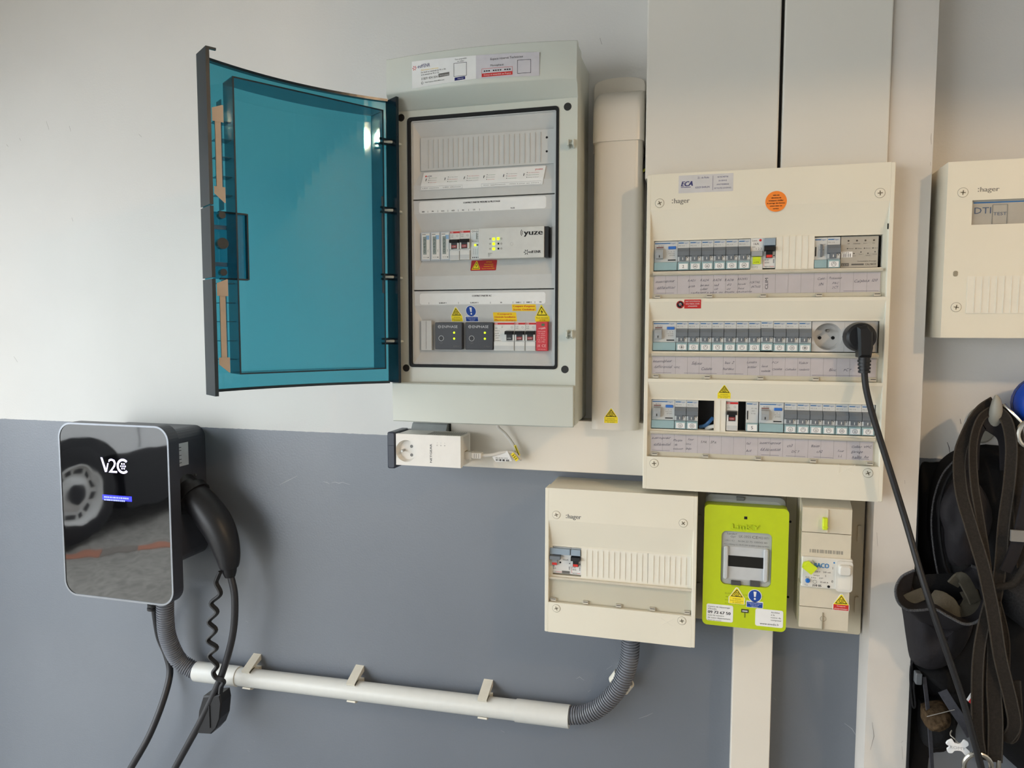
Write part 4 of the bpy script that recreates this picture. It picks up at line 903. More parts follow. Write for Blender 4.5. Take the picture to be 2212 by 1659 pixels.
for dx, dz in ((0, 0), (5, 0), (-5, 0), (2.6, 4.6), (-2.6, 4.6), (2.6, -4.6), (-2.6, -4.6)): lt.poly([(cx_+dx+1.8*math.cos(k*math.pi/5), cz_+dz+1.8*math.sin(k*math.pi/5)) for k in range(10)], yl, glow)
lt.build('backlit_lettering', chg)
x0, x1, z0, z1 = prect(221, 1066, 285, 1086, yl); lc = MB(); lc.rect(x0, x1, z0+2, z1-2, yl, mat('blue_lcd', (24, 30, 240), .4, emit=(16, 22, 250), estr=1.1))
lcw = mat('lcd_text', (140, 150, 255), .4, emit=(140, 150, 255), estr=.9)
for k in range(2):
    X = x0+4
    while X < x1-8-10*k:
        w_ = random.uniform(1.2, 3.0); lc.rect(X, X+w_, z1-8-5.4*k, z1-5-5.4*k, yl-.05, lcw); X += w_+random.uniform(.5, 1.6)
lc.build('display', chg)
sd = MB(); X = -911.6; sd.box(X, X-1, -92, -52, -516, -470, mat('rating_plate', (196, 198, 202), .4)); 
for k, z in enumerate((-478, -484, -494, -502, -509)): sd.box(X+.05, X-.2, -86+k, -72, z-.6, z+.6, INK)
sd.build('rating_plate', chg)
MB().tube([(-912, -34, -541), (-909.5, -34, -541)], 2.4, STEEL, 12).build('side_screw', chg)
gd = MB(); p = at(333, 1300, -62)
gd.tube([(p[0], -62, -700), (p[0], -62, -822)], 9, BLACK, 14)
for k in range(5): gd.tube([(p[0]-k*.4, -62, -786-8*k), (p[0]-k*.4, -62, -791-8*k)], 11+.4*k, BLACK, 14)
gd.build('cable_gland', chg)
# charging cable with the connector parked on the right side of the charger
cc = thing('charging_cable', 'thick black charging cable with its connector parked beside the charger', 'charging cable', (-880, -70, -1100))
hb = MB(); hk = mat('connector_black', (30, 30, 33), .42, .45, var=.04)
hp = spline([at(400, 1052, -62), at(436, 1088, -66), at(472, 1140, -70), at(490, 1190, -72), at(495, 1226, -72)], 8)
rr = [24+8*math.sin(min(1, i/14)*math.pi*.5)-(14*max(0, (i-14)/18)**1.3) for i in range(len(hp))]
hb.tube(hp, rr, hk, 18); handle = hb.build('connector_handle', cc)
cb_ = MB(); a = Vector(at(412, 1062, -62)); b2 = Vector(at(432, 1084, -66)); cb_.tube([a, a+(b2-a)*.45], [33, 33], BLACK, 20); cb_.build('connector_collar', cc)
hol = MB(); hol.tube([(-960, -58, -545), (-905, -60, -585), at(424, 1074, -63)], [38, 36, 29], hk, 20); hol.build('holster', chg)
en = MB(); e0 = Vector(hp[-1]); e1 = Vector(at(497, 1246, -72)); en.tube([e0, e0+(e1-e0)*.5, e1], [15, 13.5, 10], BLACK, 16); en.build('strain_relief', cc)
cp = spline([at(497, 1240, -72), at(507, 1290, -74), at(503, 1370, -76), at(478, 1460, -78), at(440, 1545, -80), at(405, 1610, -82), at(375, 1665, -84), at(310, 1790, -90), at(230, 1850, -96), at(215, 1790, -96), at(255, 1710, -92), at(283, 1659, -88), at(322, 1590, -72), at(352, 1515, -44), at(367, 1455, -18), at(360, 1415, -12), at(344, 1375, -20), at(336, 1330, -48), at(333, 1300, -62)], 8)
cm = MB(); cm.tube(cp, 6.9, CABLE, 14); cm.build('cable', cc)
cwv = MB(); wp_ = [(476, 1234), (470, 1248), (467, 1260), (476, 1283), (456, 1303), (469, 1322), (451, 1343), (466, 1361), (449, 1383), (468, 1399), (452, 1417), (469, 1437), (461, 1452), (467, 1464), (483, 1472), (478, 1484), (476, 1498)]
cwv.ribbon(spline([at(a_, b_, -88) for a_, b_ in wp_], 6), 9, 4.6, mat('strap_black', (34, 34, 36), .5), face=(1, -.25, 0.1)); cwv.build('coiled_strap', cc)
dc = MB(); ol = [at(a_, b_, -70) for a_, b_ in ((448, 1497), (484, 1494), (487, 1512), (484, 1545), (476, 1566), (464, 1579), (434, 1577), (438, 1530))]
dc.prism([(q[0], q[2]) for q in ol], -52, -84, hk, 3); dc.box(ol[3][0]-24, ol[3][0]-22, -84, -86, ol[4][2], ol[2][2]-8, hk); dc.build('dust_cap', cc)
# ------------------------------------------------------------------ conduit run along the wall
def corrugated(name, label, path, r, pitch=5.0):
    P = spline(path, 40); L = [0]
    for i in range(1, len(P)): L.append(L[-1]+(P[i]-P[i-1]).length)
    out = []; rad = []; s_ = 0; tot = L[-1]; j = 0; ph = [(0, 0), (.12, 1), (.52, 1), (.64, 0), (.98, 0)]
    while s_ < tot-pitch:
        for f, v in ph:
            d = s_+f*pitch
            while j < len(L)-2 and L[j+1] < d: j += 1
            t_ = (d-L[j])/max(1e-6, L[j+1]-L[j]); out.append(P[j].lerp(P[j+1], t_)); rad.append(r-(2.4 if v == 0 else 0))
        s_ += pitch
    mb = MB(); mb.tube(out, rad, CORR, 18); return tag(mb.build(name, angle=25), label, 'conduit')
corrugated('corrugated_conduit', 'grey corrugated conduit bending out from under the car charger', [at(357, 1290, -62), at(357, 1330, -60), at(362, 1375, -52), at(383, 1422, -38), at(412, 1444, -30), at(432, 1453, -28)], 17.2)
corrugated('corrugated_conduit', 'grey corrugated conduit rising into the small one-row board', [at(1226, 1545, -28), at(1262, 1543, -30), at(1298, 1526, -33), at(1333, 1490, -37), at(1352, 1450, -40), at(1361, 1410, -42), (-22, -44, -750)], 16.2)
PA, PB = Vector((-927, -28, -962.3)), Vector((-131, -28, -945.9))
pipe = thing('conduit_pipe', 'long white rigid conduit pipe running along the grey wall', 'pipe', tuple((PA+PB)/2))
MB().tube([PA+(PB-PA)*.02, PB-(PB-PA)*.02], 18.6, PIPE, 28).build('tube', pipe)
MB().tube([PA, PA+(PB-PA)*.128, PA+(PB-PA)*.1285], [20.3, 20.3, 18.8], PIPE, 28).build('coupling_sleeve', pipe)
MB().tube([PA+(PB-PA)*.8735, PA+(PB-PA)*.874, PB], [18.8, 20.3, 20.3], PIPE, 28).build('coupling_sleeve', pipe)
def clip(x, z, label, rot=0.0, r=19, lip=True):
    mb = MB(); cm_ = mat('ivory_clip', (222, 217, 202), .4); n = 20; pts = []
    for k in range(n+1):
        a_ = math.radians(60+240*k/n); pts.append((r*math.cos(a_), r*math.sin(a_)))   # open towards the room
    ca, sa = math.cos(rot), math.sin(rot); hw = 9
    # C-shaped spring: cross-section in the y-z plane, swept along the pipe
    outer = []; inner = []
    for k in range(n+1):
        a_ = math.radians(115+250*k/n-60); cy2, cz2 = math.cos(a_), math.sin(a_)
        outer.append((-28+(r+3.4)*(-cy2)*-1 if False else -28-(r+3.4)*math.cos(math.radians(52+256*k/n)), (r+3.4)*math.sin(math.radians(52+256*k/n)))); inner.append((-28-(r+.2)*math.cos(math.radians(52+256*k/n)), (r+.2)*math.sin(math.radians(52+256*k/n))))
    sec = outer+inner[::-1]
    def W_(u, y, v): return (x+u*ca-v*sa, y, z+u*sa+v*ca)
    vs = [W_(-hw, y, v) for y, v in sec]+[W_(hw, y, v) for y, v in sec]; m_ = len(sec); fs = [(i, (i+1) % m_, m_+(i+1) % m_, m_+i) for i in range(m_)]
    for i in range(n): fs += [(i, i+1, m_-2-i, m_-1-i), (m_+i, 2*m_-1-i, 2*m_-2-i, m_+i+1)]
    mb.add(vs, fs, cm_)
    # foot on the wall and flared upper lip
    for (u0, u1, y0, y1, v0, v1) in ((-hw, hw, 0, -7, -14, 14), (-hw, hw, -26, -46, r+1, r+4)):
        c8 = [W_(u, y, v) for u in (u0, u1) for y in (y0, y1) for v in (v0, v1)]
        if v0 > 0 and not lip: continue
        if v0 > 0:
            c8 = [W_(u, y, v) for u in (u0, u1) for y, v in ((0, r+8), (0, r+20), (-40, r-3), (-43, r+1))]
        mb.add(c8, [(0, 1, 3, 2), (4, 6, 7, 5), (0, 4, 5, 1), (2, 3, 7, 6), (0, 2, 6, 4), (1, 5, 7, 3)], cm_)
    return tag(mb.build('pipe_clip'), label, 'pipe clip', 'spring clips holding the conduit')
def onp(px):
    x = at(px, 1480, -28)[0]; f = (x-PA.x)/(PB.x-PA.x); q = PA+(PB-PA)*f; return q.x, q.z
clip(*onp(540), 'ivory spring clip next to the coupling sleeve near the charger')
clip(*onp(764), 'ivory spring clip at the middle of the white pipe')
clip(*onp(1046), 'ivory spring clip between mid-pipe and the right-hand sleeve')
q = at(1341, 1478, -38); clip(q[0], q[2], 'ivory spring clip gripping the corrugated conduit below the small board', rot=math.radians(56), r=17.5, lip=False)
# ------------------------------------------------------------------ trunking
vt = thing('vertical_trunking', 'ivory vertical trunking with rounded end cap beside the grey enclosure', 'trunking', (-55, 0, -412))
def rprof(x0, x1, yf, r, n=6):
    o = [(x0, 0)]
    for cx2, a0_ in ((x0+r, 180), (x1-r, 270)):
        for k in range(n+1):
            t_ = math.radians(a0_+90*k/n); o.append((cx2+r*math.cos(t_), yf+r+r*math.sin(t_)))
    o.append((x1, 0)); return o
MB().profz(rprof(-92, -12.5, -64, 13), -412, 72, TRUNK, True).build('body', vt)
ec = MB(); nn = 8
secs = []
for k in range(nn+1):
    f = k/nn; z = 66+f*92; sh = (max(0, f-.45)/.55)**2
    secs.append((z, rprof(-94.5+3*sh, -10+0-3*sh, -66.5+46*sh**1.4, 14-4*sh)))
m_ = len(secs[0][1]); vs = [(x, y, z) for z, o_ in secs for x, y in o_]; fs = []
for i in range(nn):
    for j in range(m_): fs.append((i*m_+j, i*m_+(j+1) % m_, (i+1)*m_+(j+1) % m_, (i+1)*m_+j))
fs += [tuple(reversed(range(m_))), tuple(nn*m_+j for j in range(m_))]; ec.add(vs, fs, TRUNK, True); ec.build('end_cap', vt)
fl = MB(); fo = [(-101, 60), (-13, 60), (-13, 170)]+[(-57+44*math.cos(math.radians(a_))*1.0, 170+16*math.sin(math.radians(a_))**.6) for a_ in range(15, 180, 15)]+[(-101, 170)]; fl.prism(fo, 0, -9, TRUNK, 1.5); fl.build('wall_flange', vt)
solar_sticker(vt, at(1320, 900, -64)[0], at(1320, 914, -64)[2], 23, 25, -64.2, tri=.62)
bkc = thing('loose_wire', 'black wire end with yellow stripe poking out beside the vertical trunking', 'wire', (-6, -30, 30))
MB().tube([(-16, -34, 22), (-3, -30, 44), (4, -20, 60)], [7, 8, 7], BLACK, 10).build('wire', bkc); MB().tube([(-19, -38, 16), (-4, -40, 26)], 2, mat('yellow_green_wire', (190, 190, 60), .4), 8).build('yellow_wire', bkc)
ht = MB(); ht.prism(rrect(-352, 3, -492, -401, 2, 3), 0, -44, TRUNK, 1); tag(ht.build('horizontal_trunking'), 'ivory horizontal trunking running behind the plug-in adapter', 'trunking')
lo = MB(); lo.prism(rrect(150, 212.5, -ZO, -700, 1.5, 3), 0, -40, TRUNK, 1); tag(lo.build('vertical_trunking'), 'ivory vertical trunking leaving downward below the green meter', 'trunking')
gt = thing('cable_trunking', 'wide white trunking with two flat covers above the tall board', 'trunking', (172, 0, 0))
MB().box(-2, 347, 0, -60, 3, 748, mat('trunking_dark_inside', (40, 36, 34), .6)).build('base', gt)
for a_, b_ in ((-6, 195.3), (200.3, 350.5)): MB().profz(rprof(a_, b_, -76, 2.5, 3), .5, 749, COVER).build('cover', gt)
TR1 = struct(MB().box(352, 412, 0, -68, -ZO, 749, COLUMN).build('trim_1'))
for pts in ([(2012, 288), (2011, 300), (2012, 312)], [(2010, 350), (2010, 358)], [(1954, 1037), (1955, 1045)], [(1894, 1150), (1896, 1180)], [(1884, 1560), (1888, 1590), (1880, 1620)], [(1948, 1612), (1950, 1640)], [(1951, 1600), (1947, 1604)]): scuff(pts, mat('column_scuff', (150, 143, 135), .8), TR1, -68, .9)
# ------------------------------------------------------------------ socket, adapter and network cable
ws = thing('outdoor_socket', 'grey weatherproof wall socket with its dark lid opened sideways', 'socket', (-385, 0, -490))
gp = mat('socket_housing_grey', (150, 155, 154), .4); 
hs_ = MB(); hs_.profx([(0, -404), (-30, -404), (-52, -416), (-58, -426), (-58, -488), (0, -492)], -424, -356, gp); hs_.build('housing', ws)
ld = MB(); lk = mat('lid_navy', (44, 50, 64), .35); ld.prism(rrect(-447, -432, -489, -424, 3, 3), -52, -112, lk, 2); ld.box(-444, -433, -112, -114, -470, -448, lk); ld.box(-440, -424, -46, -57.5, -487, -426, lk); ld.build('lid', ws)
ad = thing('powerline_adapter', 'white plug-in powerline adapter with built-in socket', 'network adapter', (-370, -85, -483))
aw = mat('adapter_white', (230, 226, 218), .4, var=.02)
x0, x1, zb_, zt_ = -430.5, -310, -482, -426.5
n = 32; cxs, czs, rs_ = at(878, 974, -110)[0], at(878, 974, -110)[2], 19.5
ab = MB(); ab.rbox(x0, x1, zb_, zt_, -58, -100, aw, r=3)
o_ = []
for i in range(n):
    a_ = 2*math.pi*(i+.5)/n; dx, dz = math.cos(a_), math.sin(a_)
    k = min((x1-cxs)/dx if dx > 0 else (x0-cxs)/dx, (zt_-czs)/dz if dz > 0 else (zb_-czs)/dz); o_.append((cxs+dx*k, czs+dz*k))
# square off the outline corners
for (ex, ez) in ((x0, zb_), (x0, zt_), (x1, zt_), (x1, zb_)):
    i = min(range(n), key=lambda q_: (o_[q_][0]-ex)**2+(o_[q_][1]-ez)**2); o_[i] = (ex, ez)
ci = [(cxs+rs_*math.cos(2*math.pi*(i+.5)/n), czs+rs_*math.sin(2*math.pi*(i+.5)/n)) for i in range(n)]
ab.ring(o_, ci, -100, -111, aw); ab.build('body', ad)
bo = MB(); bo.add([(a_, -111, b_) for a_, b_ in ci]+[(cxs+(a_-cxs)*.86, -101, czs+(b_-czs)*.86) for a_, b_ in ci], [(i, (i+1) % n, n+(i+1) % n, n+i) for i in range(n)]+[tuple(range(n, 2*n))], aw)
for dz in (7, -8.5): bo.disc(cxs+6, czs+dz, 2.8, -101, -101.4, mat('shuttered_hole', (120, 118, 114), .5), 14)
bo.build('socket_bowl', ad); MB().tube([(cxs-8, -101, czs), (cxs-8, -112, czs-.5)], [2.2, 2.0], STEEL, 10).build('earth_pin', ad)
tx = MB(); tx.text('NETGEAR', -377.5+at(933, 993, -111)[0]+377.5, -475, 3.6, -111.15, mat('dark_grey_print', (74, 74, 76), .5), w=33, vert=True, bold=.05)
for k in range(3):
    tx.torus(-353+7*k, -444, .8, .3, -111.1, INKG, 8); tx.rect(-353.3+7*k, -352.5+7*k, -440, -439.4, -111.15, INKG)
tx.build('printed_lettering', ad)
for k in range(16):
    MB().box(-374+k*4, -372.6+k*4, -68, -104, zt_-.1, zt_+.3, mat('vent_shade', (150, 147, 142), .6)).build('vent_slot', ad)
pt = MB(); pt.box(x1-.1, x1+.3, -96, -66, -479, -430, mat('port_panel', (214, 210, 202), .5)); pt.box(x1+.2, x1+.6, -90, -74, -470, -456, mat('port_gold', (120, 100, 50), .4)); pt.build('port_panel', ad)
nc = thing('network_cable', 'thin white network cable looping from the adapter up to the enclosure', 'cable', (-270, -70, -470))
wc_ = mat('white_cable', (226, 222, 214), .45)
pj = at(1012, 986, -82); MB().box(x1+.4, x1+12, -90, -74, -470, -457, mat('clear_jack', (206, 206, 200), .25)).build('jack', nc)
bt = MB(); bt.rbox(x1+11, x1+30, -468.5, -458, -75, -89, wc_, r=2, bev=1)
for k in range(3): bt.box(x1+17+k*4, x1+18.4+k*4, -89, -89.5, -467, -459.5, mat('boot_groove', (176, 172, 164), .5))
bt.build('boot', nc)
npth = spline([(x1+29, -82, -463), at(1060, 983, -78), at(1092, 976, -72), at(1112, 979, -66), at(1124, 992, -60), at(1119, 986, -56), at(1108, 960, -58), at(1092, 938, -62), at(1075, 921, -70), (-246, -78, -398)], 8)
MB().tube(npth, 2.9, wc_, 10).build('cable', nc)
lb = MB(); c4 = [at(a_, b_, -74.5) for a_, b_ in ((1059, 981), (1096, 974), (1106, 996), (1071, 998))]; lb.add([*c4]+[(a_, b_+.6, c_) for a_, b_, c_ in c4], [(0, 1, 2, 3), (4, 7, 6, 5), (0, 4, 5, 1), (1, 5, 6, 2), (2, 6, 7, 3), (3, 7, 4, 0)], PAPER)
p_ = at(1071, 995.5, -75)
for k in range(14):
    if k % 4 != 2: lb.rect(p_[0]+k*1.75, p_[0]+k*1.75+(1.1 if k % 3 else .6), p_[2], p_[2]+3.4, -75.2, INK)
lb.text('1N-06161-010', p_[0]-.5, p_[2]+4.6, 2, -75.2, INKG, w=22); lb.build('cable_label', nc)
yl_ = MB(); q = at(1112, 987, -70)
yl_.obox(q, (5, 0, -6), (0, 1.2, 0), (2.2, 0, 2), YEL); q = at(1117, 973, -64); yl_.obox(q, (4, 0, -9), (0, 1, 0), (1.6, 0, .8), YEL); yl_.obox((q[0], q[1]-1.3, q[2]), (3.4, 0, -8), (0, .2, 0), (.5, 0, .3), INK)
q = at(1112, 987, -70)
for d in (-3, 0, 3): yl_.obox((q[0]+d*.8, q[1]-1.4, q[2]-d), (1.6, 0, 1.4), (0, .15, 0), (.35, 0, -.4), INK)
yl_.build('warning_tag', nc)
# ------------------------------------------------------------------ small one-row board
SX, SZ, SY = -162.5, -509.4, -101.0
sb = thing('distribution_board', 'small square cream distribution board with one mostly blank row', 'distribution board', (-37, 0, -759))
MB().rbox(SX+1, SX+249, SZ-249, SZ-1, 0, SY+29, CREAM, r=2).build('back_box', sb)
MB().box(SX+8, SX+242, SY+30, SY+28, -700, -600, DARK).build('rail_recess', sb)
gamma_cover(sb, SX, SZ, 250, 250, SY, [(-611.5, -661.5, -707)])
for x, z in ((-143, -554.8), (65.5, -554.1), (-142, -716.7), (66.3, -716)): screw(sb, x, z, SY, r=6.4, rot=random.random())
m_ = MB(); hager_mark(m_, -126, -559.4, 7.4, SY, mat('logo_grey_dark', (118, 116, 110), .5), 25); m_.build('maker_mark', sb)
lgd = legrand_breaker(sb, -156, -613, SY+11.5, w=36, grey=True, lines=('40A', '30mA'))
m_ = MB(); m_.text('30mA', -134, -636, 2.6, SY+11.3, INKG, w=10); m_.rect(-135, -121.5, -658.5, -654, SY+11.3, INKG); m_.disc(-138, -640, 1.6, SY+11.5, SY+11, INK, 10); m_.build('printed_rating', lgd)
legrand_breaker(sb, -119.6, -613, SY+11.5, w=17.4, lines=('C40', '4500'))
for (a_, b_, nr) in ((-101.6, 9.4, 12), (10.0, 79.5, 8)):
    f_ = MB(); f_.box(a_, b_, SY+30, SY+8.5, -662, -611, CREAM2); fo_ = f_.build('blank_filler', sb)
    for k in range(1, nr):
        X = a_+(b_-a_)*k/nr; MB().box(X-.3, X+.3, SY+8.6, SY+7.6, -659, -614, CREAM2).build('blank_rib', fo_)
label_strip(sb, -156, 80.5, -664, -706.5, SY+8.6, 13, [], paper=False)
wx = MB()
for (a_, b_) in (((32, -706-9), (52, -727)), ((32, -727), (52, -715))):
    d = Vector((b_[0]-a_[0], 0, b_[1]-a_[1])); wx.obox(((a_[0]+b_[0])/2, SY, (a_[1]+b_[1])/2), d/2, (0, .35, 0), Vector((-d.z, 0, d.x)).normalized()*.35, CREAM2)
wx.build('moulded_mark', sb)
# ------------------------------------------------------------------ meter panel, green meter, main breaker
IV = mat('meter_board_ivory', (206, 196, 172), .45, .35, var=.04, scale=10)
mp = thing('meter_panel', 'ivory mounting panel behind the green meter and the main breaker', 'mounting panel', (217, 0, -741))
MB().rbox(85, 349, -741, -506, 0, -22, IV, r=4, bev=1).build('plate', mp)
MB().box(228, 229, -22, -22.6, -735, -510, mat('panel_joint', (150, 140, 118), .5)).build('panel_joint', mp)
for z in (-560, -688): MB().disc(236, z, 2, -22, -22.6, DARK, 12).build('screw_hole', mp)
for x in (91, 341):
    for z in (-572, -690): MB().rbox(x-3, x+3, z-14, z+14, -22, -27, IV, r=2).build('side_catch', mp)
lk_ = thing('electricity_meter', 'acid green electricity meter with a small dark display', 'electricity meter', (162, -22, -722))
gm = mat('meter_grey', (176, 178, 176), .42); GRN = mat('acid_green_plastic', (190, 208, 30), .38, .4, var=.02)
mg = MB(); mg.rbox(99.5, 224, -715, -513, -22, -66, gm, r=10, bev=6); mg.box(148, 160, -60, -66.5, -520, -514, mat('seal_slot', (110, 112, 112), .5)); mg.build('case', lk_)
MX0, MX1, MZ0, MZ1 = 98.2, 226.6, -722, -523.5
wx0, wx1, wz0, wz1 = prect(1559, 1146, 1665, 1271, -90)
gf = MB(); gf.ring(rrect(MX0, MX1, MZ0, MZ1, 8, 6), rrect(wx0, wx1, wz0, wz1, 8, 6), -62, -90, GRN); gf.build('front_cover', lk_)
gw = MB(); gw.rbox(wx0+.3, wx1-.3, wz0+.3, wz1-.3, -60, -86, gm, r=8); gw.build('window_panel', lk_)
hgt = wz1-wz0; wid = wx1-wx0
fr = MB(); lgm = mat('meter_light_grey', (196, 199, 200), .4)
for a_, b_ in ((wx0+4, wx0+11), (wx1-12, wx1-5)):
    fr = MB(); fr.rbox(a_, b_, wz0+9, wz1-25, -86, -92, lgm, r=3, bev=1.5); fr.build('side_grip', lk_)
fr = MB(); fr.rbox(wx0+11, wx1-12, wz0+9, wz1-26, -86, -86.8, lgm, r=1); fr.build('display_bezel', lk_)
dx0, dx1, dz0, dz1 = prect(1571, 1199, 1650, 1229, -87); MB().box(dx0, dx1, -86, -87.2, dz0, dz1, mat('display_black', (24, 23, 20), .3)).build('display', lk_)
for a_, b_ in ((1579, 1600), (1620, 1641)):
    q0 = prect(a_, 1255, b_, 1267, -88); MB().rbox(q0[0], q0[1], q0[2]-1, q0[3]+1, -86, -90, mat('button_grey', (74, 74, 72), .5), r=.8, bev=.6).build('button', lk_)
pt_ = MB(); wz = wz1-6; ig = mat('meter_print', (112, 114, 114), .5)
pt_.text('Landis+', wx0+9, wz-.5, 3, -86.15, INKG, w=15); pt_.text('Gyr', wx0+14, wz-5, 3, -86.15, INKG, w=8); pt_.text('LK-3955', wx0+27, wz-4.4, 4, -86.15, ig, w=18); pt_.text('CE', wx0+47, wz-4.6, 4.6, -86.15, INKG, w=9); pt_.text('M22 0071', wx0+57, wz-4.4, 3.6, -86.15, ig, w=15)
pt_.text('L003.1 IC1', wx0+6, wz-11.6, 2.6, -86.15, ig, w=14); pt_.text('N 04 22 75 100043 80', wx0+26, wz-11.8, 3.0, -86.15, ig, w=44); pt_.text('HCI 2-Wh/imp CL 270-75 230V 60-8000 A 50Hz 0.8 MWh', wx0+4, wz-17.6, 2.4, -86.15, ig, w=wid-8); pt_.build('printed_rating', lk_)
el = MB(); e0 = at(1581, 1141, -90); el.text3d('LinKY', e0[0], e0[2], 8, -90, 2.2, GRN, w=42); el.build('embossed_lettering', lk_)
q0 = at(1611, 1119, -91); MB().box(q0[0]-2.4, q0[0]+2.4, -89.9, -90.3, q0[2]-2.2, q0[2]+2.2, DARK).build('peep_hole', lk_)
pp = MB(); fa = mat('faint_green_print', (128, 142, 24), .5)
for k, s_ in enumerate(('EN SAVOIR PLUS sur le bon raccordement de', 'des consommations et informations sur le', 'site internet www.votre-installation.fr', 'ou aupres de votre fournisseur d energie')): pp.text(s_, 162, -668-5.4*k, 2.2, -90.12, fa, w=(58, 56, 58, 58)[k], align='C')
pp.build('printed_notice', lk_)
solar_sticker(lk_, at(1591, 1304, -90)[0], at(1591, 1304, -90)[2], 23, 25.5, -90.2, tri=.60); mandatory_sticker(lk_, at(1630, 1312, -90)[0], at(1630, 1312, -90)[2], 24, 28, -90.2)
s1 = MB(); a_, b_, c_, d_ = prect(1525, 1303, 1583, 1345, -90); s1.rbox(a_+1, b_, c_, d_, -89.9, -90.4, PAPER, r=3); sx_ = a_+3.5
s1.text("Centre de dépannage", sx_, d_-5.2, 2.3, -90.55, INK, w=34); s1.text("d'Enedis", sx_, d_-9, 2.3, -90.55, INK, w=13); s1.text('09 72 67 50', sx_, d_-15.6, 4.6, -90.55, INK, w=35, bold=.05); s1.text('suivi du numéro', sx_, d_-19.6, 2.3, -90.55, INK, w=25); s1.text('de votre département', sx_, d_-23.8, 2.5, -90.55, INK, w=35); s1.text('Appel non surtaxé', sx_, d_-27.4, 1.8, -90.55, INKG, w=21); s1.build('phone_sticker', lk_)
s2 = MB(); a_, b_, c_, d_ = prect(1632, 1314, 1691, 1357, -90); s2.rbox(a_, b_, c_, d_, -89.9, -90.4, PAPER, r=3)
for k, s_ in enumerate(('Accédez', 'à la', 'notice du', 'compteur')): s2.text(s_, a_+23.5, d_-5-4.2*k, 2.3, -90.55, INK, w=(13, 5.5, 15, 16)[k])
s2.text('www.enedis.fr', a_+7, c_+3, 3.2, -90.55, INK, w=29); s2.build('web_sticker', lk_)
q0 = at(1609, 1320, -91); kk = MB(); kk.box(q0[0]-5.5, q0[0]+5.5, -89.9, -91, q0[2]-2.8, q0[2]+2.8, mat('keyhole_dark', (64, 66, 40), .5)); kk.box(q0[0]-4, q0[0]+4, -91, -91.4, q0[2]-1, q0[2]+1, lgm); kk.box(q0[0]-.8, q0[0]+.8, -89.9, -90.5, q0[2]-11, q0[2]-3, mat('groove_green', (120, 132, 30), .5)); kk.build('seal_slot', lk_)
mbk = thing('main_breaker', 'tall ivory main breaker with a white switch block and green seals', 'circuit breaker', (281, -22, -712))
IB = mat('breaker_ivory', (214, 205, 184), .42, .4, var=.02)
b_ = MB(); b_.rbox(245, 317, -712, -508, -22, -66, IB, r=2); b_.profx([(-60, -507), (-66, -507), (-90, -518.5), (-90, -557), (-60, -557)], 246, 317.2, IB)
b_.profx([(-60, -558), (-90, -558), (-90, -600), (-60, -600)], 246, 317.2, IB); b_.profx([(-60, -640), (-90, -640), (-90, -676), (-60, -676)], 246, 317.2, IB); b_.profx([(-60, -677), (-90, -677), (-88, -711), (-60, -711)], 246, 317.2, IB); b_.build('case', mbk)
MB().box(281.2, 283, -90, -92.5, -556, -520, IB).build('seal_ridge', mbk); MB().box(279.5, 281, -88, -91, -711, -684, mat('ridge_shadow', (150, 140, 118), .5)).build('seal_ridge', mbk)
bkb = mat('bright_blue_ink', (30, 124, 190), .5)
sw = MB(); wb = mat('switch_block_white', (222, 219, 210), .4); sw.rbox(247, 320, -644, -595.5, -60, -94, wb, r=2, bev=1)
sw.text('BACO', 265, -611.5, 7.4, -94.15, bkb, w=21, bold=.07); sw.text('500 mA', 278, -619.2, 2.4, -94.15, INK, w=11); sw.text('230 V', 266, -619.2, 2.4, -94.15, INKG, w=8); sw.text('temps', 264, -625, 2.4, -94.15, INKG, w=9); sw.text('S', 281, -625.2, 2.8, -94.15, INK); sw.text('50 Hz  2P', 252.5, -629, 2.0, -94.15, INKG, w=26)
sw.text('30-60 A', 274, -635.4, 2.4, -94.15, INK, w=12); sw.text('210 05', 263, -641.8, 3.4, -94.15, INK, w=13, bold=.06); sw.text('Test', 251.5, -641.4, 2.0, -94.15, INKG); sw.text('I', 291.4, -612.5, 3.8, -94.15, INK); sw.text('0', 290.4, -633.6, 3.8, -94.15, INK); sw.disc(293.4, -602, 1.3, -94, -94.3, bkb, 8); sw.disc(286.6, -640.4, 2.1, -94, -94.3, INK, 12)
sw.torus(266.5, -634.4, 2.8, .4, -94.1, INKG, 14); swo = sw.build('switch_block', mbk)
lv = MB(); lv.rbox(296, 320, -646, -598, -94, -96.5, wb, r=5); lv.rbox(299, 317, -619, -603, -96.5, -104, wb, r=4, bev=2); lv.rbox(299, 317, -642, -621, -96.5, -97, mat('lever_field', (230, 227, 216), .35), r=2); lv.build('lever', swo)
MB().disc(255.8, -633, 3.4, -94, -98, mat('test_blue', (24, 104, 190), .4), 16, bev=1).build('test_button', swo)
sl = MB(); q0 = at(1749, 1226, -100); sl.obox(q0, (6.5, 0, -5), (0, 3, 0), (4.5, 0, 5.5), gy); sl.obox((q0[0]-7, q0[1], q0[2]+6), (3, 0, 1), (0, 2, 0), (1, 0, 3), gy); sl.tube([(q0[0]+2, -100, q0[2]+7), (q0[0]+4, -99, q0[2]+12), (q0[0]+8, -96, q0[2]+6)], .5, STEEL, 6); sl.build('seal', mbk)
sl = MB(); q0 = at(1783, 1131, -94); sl.rbox(q0[0]-4, q0[0]+3, q0[2]-9.5, q0[2]+9, -90, -98, gy, r=1, bev=1); sl.box(q0[0]-4, q0[0]+3.6, -98, -99.5, q0[2]-5, q0[2]-4, gy); sl.build('seal', mbk)
bc = MB()
for k in range(46):
    if (k*7) % 11 not in (3, 8): bc.rect(258+k*1.06, 258+k*1.06+(.6 if k % 3 else .35), -589.5, -584, -90.1, INKG)
bc.build('barcode', mbk)
